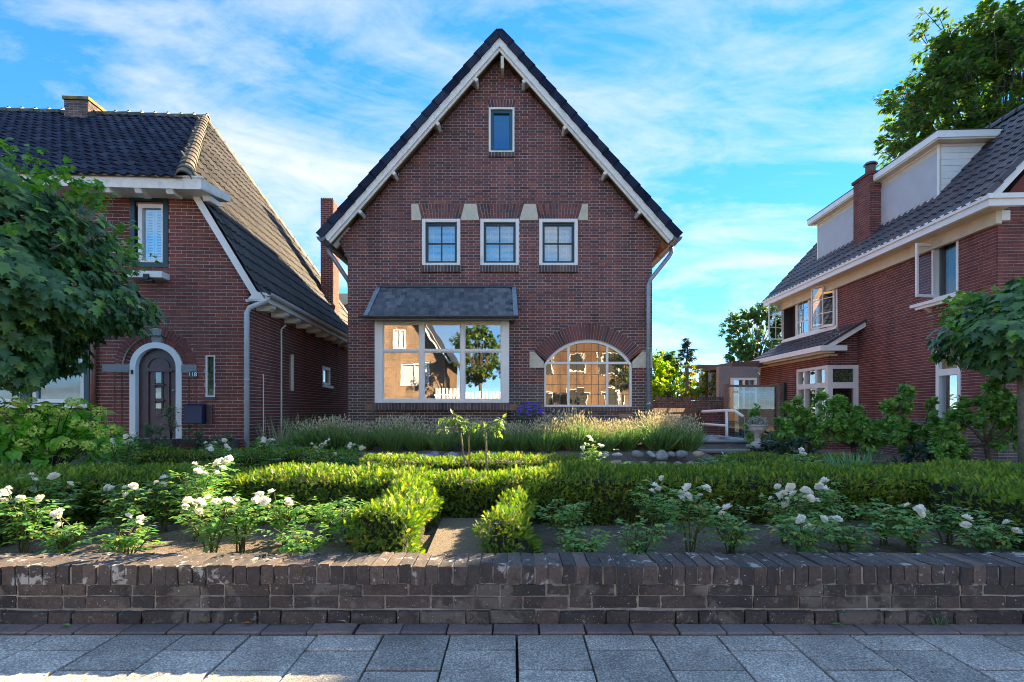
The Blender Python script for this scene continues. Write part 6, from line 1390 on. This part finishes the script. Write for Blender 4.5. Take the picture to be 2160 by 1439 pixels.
# weeds and wild plants before the left house
wl = [('tall bolting weed before the lower half of the brown door', 330, 8.2, .62, .25, 9, 260), ('tangled weed plant left of the white door frame', 262, 7.6, .45, .4, 12, 500), ('bluish weed below the navy mailbox', 412, 8.35, .60, .22, 9, 280), ('broad-leaved weed under the narrow stained window', 460, 8.3, .46, .28, 10, 360), ('sprawling green plant in front of the brick planter', 330, 7.3, .38, .55, 16, 800), ('low grey-green plant between hydrangea and planter', 262, 6.9, .36, .4, 12, 500), ('leafy weed at the foot of the white downspout', 560, 8.6, .35, .3, 9, 320), ('yellow-green herb at the left end of the lavender row', 655, 8.4, .5, .25, 9, 300), ('spreading ground plant below the left end of the lavender', 620, 7.2, .28, .5, 14, 600), ('small leafy plant before the brick side wall', 700, 7.4, .3, .45, 12, 520)]
for lab, px_, Y_, h_, w_, nb, nl in wl:
    x = (px_ - 1080) / F * Y_; ball_plant('wild_plant', lab, 'plant', (x, Y_, gz(x, Y_)), h_, w_, nb, nl, LEAF, R.uniform(.05, .075), m_lime if False else (m_cover if 'green' in lab or 'leafy' in lab or 'ground' in lab else m_weed), br=.28, group='wild plants in the side garden')
p = LL.at((-.85, -.95, .5)); e_ = ball_plant('wild_plant', 'tall white-flowering weed on the planter right of the mailbox', 'plant', p, .55, .14, 7, 120, LEAF, .06, m_weed); q = runit(60) * np.array([.03, .03, .2]) + np.array([.12, 0, .42]); scatter('flowers', FLO, m_white, q, frames(runit(60), runit(60)), rng.uniform(.012, .02, 60), e_)['kind'] = 'stuff'
for px_ in (580, 610, 640):
    x = (px_ - 1080) / F * 9.6; blades('dry_grass', '%s tuft of dry stalks against the brick side wall' % {580: 'left', 610: 'middle', 640: 'right'}[px_], 'grass tuft', x, 9.6, 45, .75, .16, m_stalk, .012)
b_ = P(20, 985, 5.2); ball_plant('wild_plant', 'greyish plant with blue flowers at the lower left of the hydrangea', 'plant', (b_.x, 5.2, .17), .34, .3, 10, 380, LEAF, .045, m_grey)
# foliage in the urn
q = runit(260) * np.array([.15, .15, .10]) + np.array([0, 0, .43]); scatter('planted_foliage', LEAF, m_grey, q, frames(runit(260), runit(260)), rng.uniform(.03, .06, 260), ur)
# ground cover in the rear beds
def cover(label, boxes, n_per, size, mat, name='ground_cover'):
    pts = []
    for x0_, x1_, y0_, y1_ in boxes: n_ = int(n_per * (x1_ - x0_) * (y1_ - y0_)); x = rng.uniform(x0_, x1_, n_); y = rng.uniform(y0_, y1_, n_); pts.append(np.stack([x, y, ground_z(x, y) + rng.uniform(.01, .16, n_) * (.5 + .5 * np.sin(x * 5) * np.sin(y * 4))], 1))
    p = np.concatenate(pts); o_ = scatter(name, LEAF, mat, p, frames(runit(len(p)) + np.array([0, 0, .4]), runit(len(p)) * .5 + np.array([0, 0, 1])), size * rng.uniform(.6, 1.3, len(p)), None); return tag(o_, label, kind='stuff')
cover('leafy green ground cover between the hedges', [(-4.5, -1.6, 4.6, 6.1), (-1.4, 1.0, 5.7, 7.4), (.9, 4.4, 4.7, 5.4), (-3.6, -1.4, 6.5, 7.5), (1.0, 4.2, 6.0, 6.8), (4.4, 7.5, 4.7, 8.0), (-4.6, -3.4, 7, 9.2)], 330, .07, m_cover)
cover('low weeds in the side bed before the left house', [(-7, -4.4, 6.2, 9.0)], 260, .06, m_weed)

# ------------------------------------------------------------------ trees
def shell_leaves(c, r, n_, droop=.75):
    d = runit(n_); rad = rng.uniform(.62, 1.0, n_) ** .5; bumpy = 1 + .13 * np.sin(d[:, 0] * 7 + 1) * np.sin(d[:, 1] * 6) + .12 * np.sin(d[:, 2] * 8 + d[:, 0] * 5)
    pear = np.where(d[:, 2] > -.2, 1 - .50 * np.clip(d[:, 2] + .2, 0, 1.2) ** 1.2, 1); p = np.array(c) + d * np.array(r) * (rad * bumpy)[:, None] * np.stack([pear, pear, np.ones(n_)], 1)
    out_ = d * np.array([1, 1, .5]); ld = out_ * .45 + runit(n_) * .45 - np.array([0, 0, droop]); nn_ = d + np.array([0, 0, .55]) + runit(n_) * .35; return p, ld, nn_
def maple(label, x, y, zb, zc, r, n_, size, lean, trunk_r):
    root = empty('maple_tree', (x, y, zb), label=label, cat='tree', group='round-headed maples by the garden wall'); b0 = np.array([x, y, zb]); mb_ = MB(); top = Vector((lean, 0, zc - zb - r[2] * .3))
    mb_.tube([(0, 0, -.05), top * .5 + Vector((.01, 0, 0)), top], [trunk_r * 1.1, trunk_r * .95, trunk_r * .85], 10)
    for k in range(22):
        d = Vector(runit(1)[0]); d.z = abs(d.z) * .9 - .1; e_ = top + Vector((d.x * r[0] * .85, d.y * r[1] * .85, r[2] * .3 + d.z * r[2] * .85)); mb_.tube([top, top.lerp(e_, .5) + Vector((0, 0, .05)), e_], [trunk_r * .4, trunk_r * .22, .004], 5)
    mb_.build('trunk', bark_pale, root, smooth=True)
    p, d, nn_ = shell_leaves((lean, 0, zc - zb), r, n_); scatter('crown', MAPLE, m_maple, p, frames(d, nn_), size * rng.uniform(.55, 1.2, n_), root)
    nt_ = int(n_ * .13); dd = runit(nt_); dd[:, 2] = np.abs(dd[:, 2]); k = rng.integers(0, max(6, nt_ // 14), nt_); cc = runit(max(6, nt_ // 14)); cc[:, 2] = np.abs(cc[:, 2]) * .9 + .05; cc /= np.linalg.norm(cc, axis=1, keepdims=True)
    p = np.array([lean, 0, zc - zb]) + cc[k] * np.array(r) * rng.uniform(.9, 1.08, nt_)[:, None] + runit(nt_) * .07; scatter('young_shoots', MAPLE, m_maple_tip, p, frames(runit(nt_) - np.array([0, 0, .3]), runit(nt_) * .6 + np.array([0, 0, 1])), size * rng.uniform(.4, .8, nt_), root)['kind'] = 'stuff'
    return root
c = P(-100, 556, 5.6); maple('dense round-headed maple at the left edge before the red brick house', c.x, c.y, .1, c.z, (1.84, 1.4, 1.36), 12000, .126, 0, .08)
c = P(2160, 702, 6.2); maple('round-headed maple at the right edge before the dormer house', c.x + .02, c.y, .1, c.z + .05, (.86, .75, .56), 2400, .135, -.05, .066)

def big_tree(label, px_, Y_, zc, r, nb, nl, size, mat, tr=.3, tmpl=LEAF, name='leafy_tree', wid=1.4, group='trees behind the houses', seedblobs=None):
    x = (px_ - 1080) / F * Y_; b_ = Vector((x, Y_, 0)); bl = []; lm = [([b_, b_ + Vector((.1, 0, zc * .4)), b_ + Vector((0, 0, zc * .75))], tr, tr * .6)]; fk = b_ + Vector((0, 0, zc * .6))
    for i in range(nb):
        d = runit(1)[0] * (R.uniform(.3, 1) ** .4); c_ = Vector((x + d[0] * r[0] * .82, Y_ + d[1] * r[1] * .82, zc + d[2] * r[2] * .82)); s_ = R.uniform(.20, .34); bl.append((c_, (r[0] * s_, r[1] * s_, r[2] * s_ * .8), nl // nb, 8)); lm.append(([fk, fk.lerp(c_, .5) + Vector((0, 0, .3)), c_], tr * .3, tr * .06))
    return plant(name, label, 'tree', b_, lm, bl, tmpl, size, mat, bark, droop=.5, trunk='trunk', crown='crown', group=group, twr=.015, wid=wid)
big_tree('tall broad tree rising behind the roof of the dormer house', 2100, 20.5, P(0, 235, 20.5).z, (5.2, 3.2, 4.7), 170, 42000, .22, m_big)
big_tree('rounded green tree behind the far end of the dormer house', 1592, 30, P(0, 715, 30).z, (2.2, 2.0, 2.4), 46, 9000, .19, m_far, .15)
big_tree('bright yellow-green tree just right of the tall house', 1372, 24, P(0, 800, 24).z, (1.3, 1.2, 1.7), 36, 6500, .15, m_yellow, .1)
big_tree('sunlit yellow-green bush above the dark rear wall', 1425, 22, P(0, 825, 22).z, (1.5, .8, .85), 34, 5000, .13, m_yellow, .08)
big_tree('dark green tree between the conifer and the yellow-green tree', 1408, 27, P(0, 790, 27).z, (1.1, .9, 1.5), 34, 5500, .15, m_far, .1)
# conifer
x, Y_ = (1443 - 1080) / F * 30, 30.0; zt = P(0, 715, 30).z; root = empty('conifer_tree', (x, Y_, 0), label='dark drooping conifer standing against the sky between the houses', cat='tree', group='trees behind the houses'); mb_ = MB(); mb_.tube([(0, 0, 0), (.1, 0, zt * .6), (.25, 0, zt)], [.12, .08, .01], 6); pp = []; dd = []
for k in range(46):
    z = zt * (.42 + .58 * k / 46); L_ = 1.35 * (1 - k / 46) + .2; a_ = R.uniform(0, 6.28); tip = Vector((math.cos(a_) * L_ + .2 * z / zt, math.sin(a_) * L_, z + R.uniform(.0, .35) - .15)); mb_.tube([(.2 * z / zt, 0, z), Vector((.2 * z / zt, 0, z)).lerp(tip, .6) + Vector((0, 0, .08)), tip], [.02, .012, .004], 4)
    for j_ in range(38): t_ = R.uniform(.25, 1.02); q = Vector((.2 * z / zt, 0, z)).lerp(tip, t_); pp.append(tuple(q)); dd.append((tip.x * .4 + R.uniform(-.8, .8), tip.y * .4 + R.uniform(-.8, .8), -.35 + R.uniform(-.4, .5)))
mb_.build('trunk', bark, root); scatter('crown', SPRIG, m_conifer, np.array(pp), frames(np.array(dd), runit(len(pp)) * .5 + np.array([0, 0, 1])), rng.uniform(.16, .30, len(pp)), root)
# vine-clad pergola
pg = empty('vine_pergola', P(1490, 830, 19.5), label='pergola overgrown with yellowing vine behind the rear wall', cat='pergola'); pb = np.array(pg.location); bl = []
q_ = MB()
for dx in (-.75, .0, .75): q_.box(dx - .05, dx + .05, -.05, .05, -1.6, 1.0)
q_.build('posts', timber, pg); q_ = MB(); q_.box(-.9, .9, -.06, .06, .98, 1.1); q_.build('beam', timber, pg)
for i in range(34): bl.append(((R.uniform(-.95, .85), R.uniform(-.4, .3), R.uniform(-.2, 1.0) + .15 * R.random()), (.24, .24, .24), 70, 5))
p_, d_, n_, tw = blob_leaves(bl, droop=.6); scatter('vine_leaves', LEAF, m_vine, p_, frames(d_, n_), .12 * rng.uniform(.6, 1.2, len(p_)), pg)
# distant low tree line closing the horizon
bl = []
for i in range(150): a_ = R.uniform(-1.0, 1.0); bl.append(((a_ * 90, 75 + R.uniform(-4, 4), R.uniform(.3, 2.6)), (2.2, 1.5, 1.5), 60, 6))
p_, d_, n_, tw = blob_leaves(bl, droop=.3); tag(scatter('far_treeline', LEAF, m_far, p_, frames(d_, n_), 1.0 * rng.uniform(.6, 1.2, len(p_)), None), 'far line of trees along the horizon behind the houses', kind='stuff')
# fallen leaves on the pavement
for i, (px_, py_, c_, lab) in enumerate(((125, 1326, (.10, .26, .04), 'green leaf on the brick border near the left edge'), (415, 1318, (.10, .22, .04), 'green leaf at the foot of the low wall on the left'), (508, 1322, (.35, .12, .04), 'orange-brown leaf on the brick border'), (288, 1316, (.30, .10, .04), 'rust-brown leaf tucked under the low wall'), (710, 1316, (.42, .48, .34), 'pale green leaf lying against the low wall'), (1338, 1316, (.18, .22, .06), 'olive leaf on the brick border right of the middle'), (1755, 1322, (.06, .20, .05), 'dark green leaf on the brick border on the right'), (1098, 1313, (.42, .26, .10), 'tan leaf at the foot of the wall near the middle'))):
    Y_ = ZC * F / (py_ - HY); x = (px_ - 1080) / F * Y_; m_ = leaf_mat('fallen_leaf_%d' % i, [(0, c_), (1, tuple(v * 1.2 for v in c_))], .2)
    me = scatter('', BROAD, m_, np.zeros((1, 3)), frames(np.array([[1.0, R.uniform(-.4, .4), .15]]), np.array([[0, .2, 1.0]])), np.array([.05]))
    o_ = tag(link('fallen_leaf', me), lab, 'leaf', 'fallen leaves'); o_.location = (x, Y_, pz(Y_) + .014)
b_ = Vector((P(1985, 1312, 2.36).x, 2.365, 0)); blades('pavement_weed', 'small weed growing where wall and pavement meet', 'weed', b_.x, 2.37, 22, .05, .03, m_weed, .006).location.z = 0.0
# ------------------------------------------------------------------ across the street (seen mirrored in the windows)
oh = empty('opposite_house', (-9.6, -12.5, 0), math.pi, label='sunlit orange-brown brick house across the street, mirrored in the bay window', cat='house')
obrick = brick_mat('opposite_brick', [(0, (.24, .14, .085)), (.5, (.31, .185, .11)), (1, (.37, .23, .145))])
Mo = mfront(0)
brick_wall(oh, Mo, 0, 12.0, lambda z: (-5 if z < 4.6 else -5 + (z - 4.6) * .65, 5 if z < 4.6 else 5 - (z - 4.6) * .65), lambda z: [(-4.0, -2.1), (.6, 2.4)] if 2.5 < z < 4.0 else ([(-2.4, -1.6), (.9, 1.7)] if 5.0 < z < 6.3 else []), obrick, mortar_main, course=.065, bl=.2, seed=91, name='front_wall', depth=.2)
q_ = MB(); q_.box(-5, 5, .2, 7, 0, 4.6); q_.build('body', obrick, oh)
for s in (-1, 1): q_ = MB(); q_.beam((s * 5.5, 3, 4.0), (0, 3, 12.5), 7.2, .12, (0, 0, 1)); q_.build('roof_slope', tile_dark, oh); q_ = MB(); q_.beam((s * 5.5, -.55, 3.9), (0, -.55, 12.4), .06, .28, (0, 0, 1)); q_.build('verge_board', white, oh)
for a, c, z0, z1 in ((-4.0, -2.1, 2.5, 4.0), (.6, 2.4, 2.5, 4.0), (-2.4, -1.6, 5.0, 6.3), (.9, 1.7, 5.0, 6.3)):
    w = empty('window'); w.parent = oh; q_ = MB(); frame_rect(q_, Mo, a, c, z0, z1, .08, -.1, .03); mbox(q_, Mo, (a + c) / 2 - .04, (a + c) / 2 + .04, z0, z1, -.1, .02); q_.build('frame', white, w); q_ = MB(); mbox(q_, Mo, a, c, z0, z1, -.12, -.1); q_.build('pane', curtain, w)
o2 = empty('opposite_terrace', (10, -15, 0), math.pi, label='long brick terrace with white windows across the street, mirrored in the arched window', cat='house')
q_ = MB(); q_.box(-9, 9, 0, 8, 0, 6.2); q_.build('wall', obrick, o2); q_ = MB(); q_.prism([(-9.3, -.5, 6.2), (-9.3, 8.5, 6.2), (-9.3, 4, 9.2)], (18.6, 0, 0)); q_.build('roof', tile_dark, o2)
for k in range(7):
    for z in (.9, 3.6): q_ = MB(); xk = -8 + k * 2.5; frame_rect(q_, Mo, xk, xk + 1.5, z, z + 1.5, .07, -.05, .05); q_.build('window_frame', white, o2); q_ = MB(); mbox(q_, Mo, xk + .1, xk + 1.4, z + .1, z + 1.4, -.04, .01); q_.build('window_pane', dark, o2)
big_tree('leafy street tree across the road, mirrored in the bay window', 1080 + -1.9 / -9.5 * F, -9.5, 4.3, (2.3, 2.0, 2.0), 40, 4200, .22, m_big, .14, group='street trees across the road')
big_tree('smaller street tree across the road, mirrored in the arched window', 1080 + 7.5 / -10.0 * F, -10.0, 3.6, (1.7, 1.6, 1.6), 26, 2400, .2, m_big, .12, group='street trees across the road')
hw = empty('white_fence', (-2.0, -8.6, 0), label='white board fence across the street, mirrored in the bay window', cat='fence')
for k in range(26): q_ = MB(); q_.box(-2.6 + k * .21, -2.46 + k * .21, 0, .03, .1, 2.1); q_.build('board', white, hw)
q_ = MB(); q_.box(-2.7, 2.9, -.04, 0, .35, .43); q_.box(-2.7, 2.9, -.04, 0, 1.65, 1.75); q_.build('rails', white, hw)
hedge('clipped hedge before the house across the street', (-10, -8.8), (-2, -8.8), .6, .0, .8, dens=500, size=.11, seed=20, group='hedges across the street')
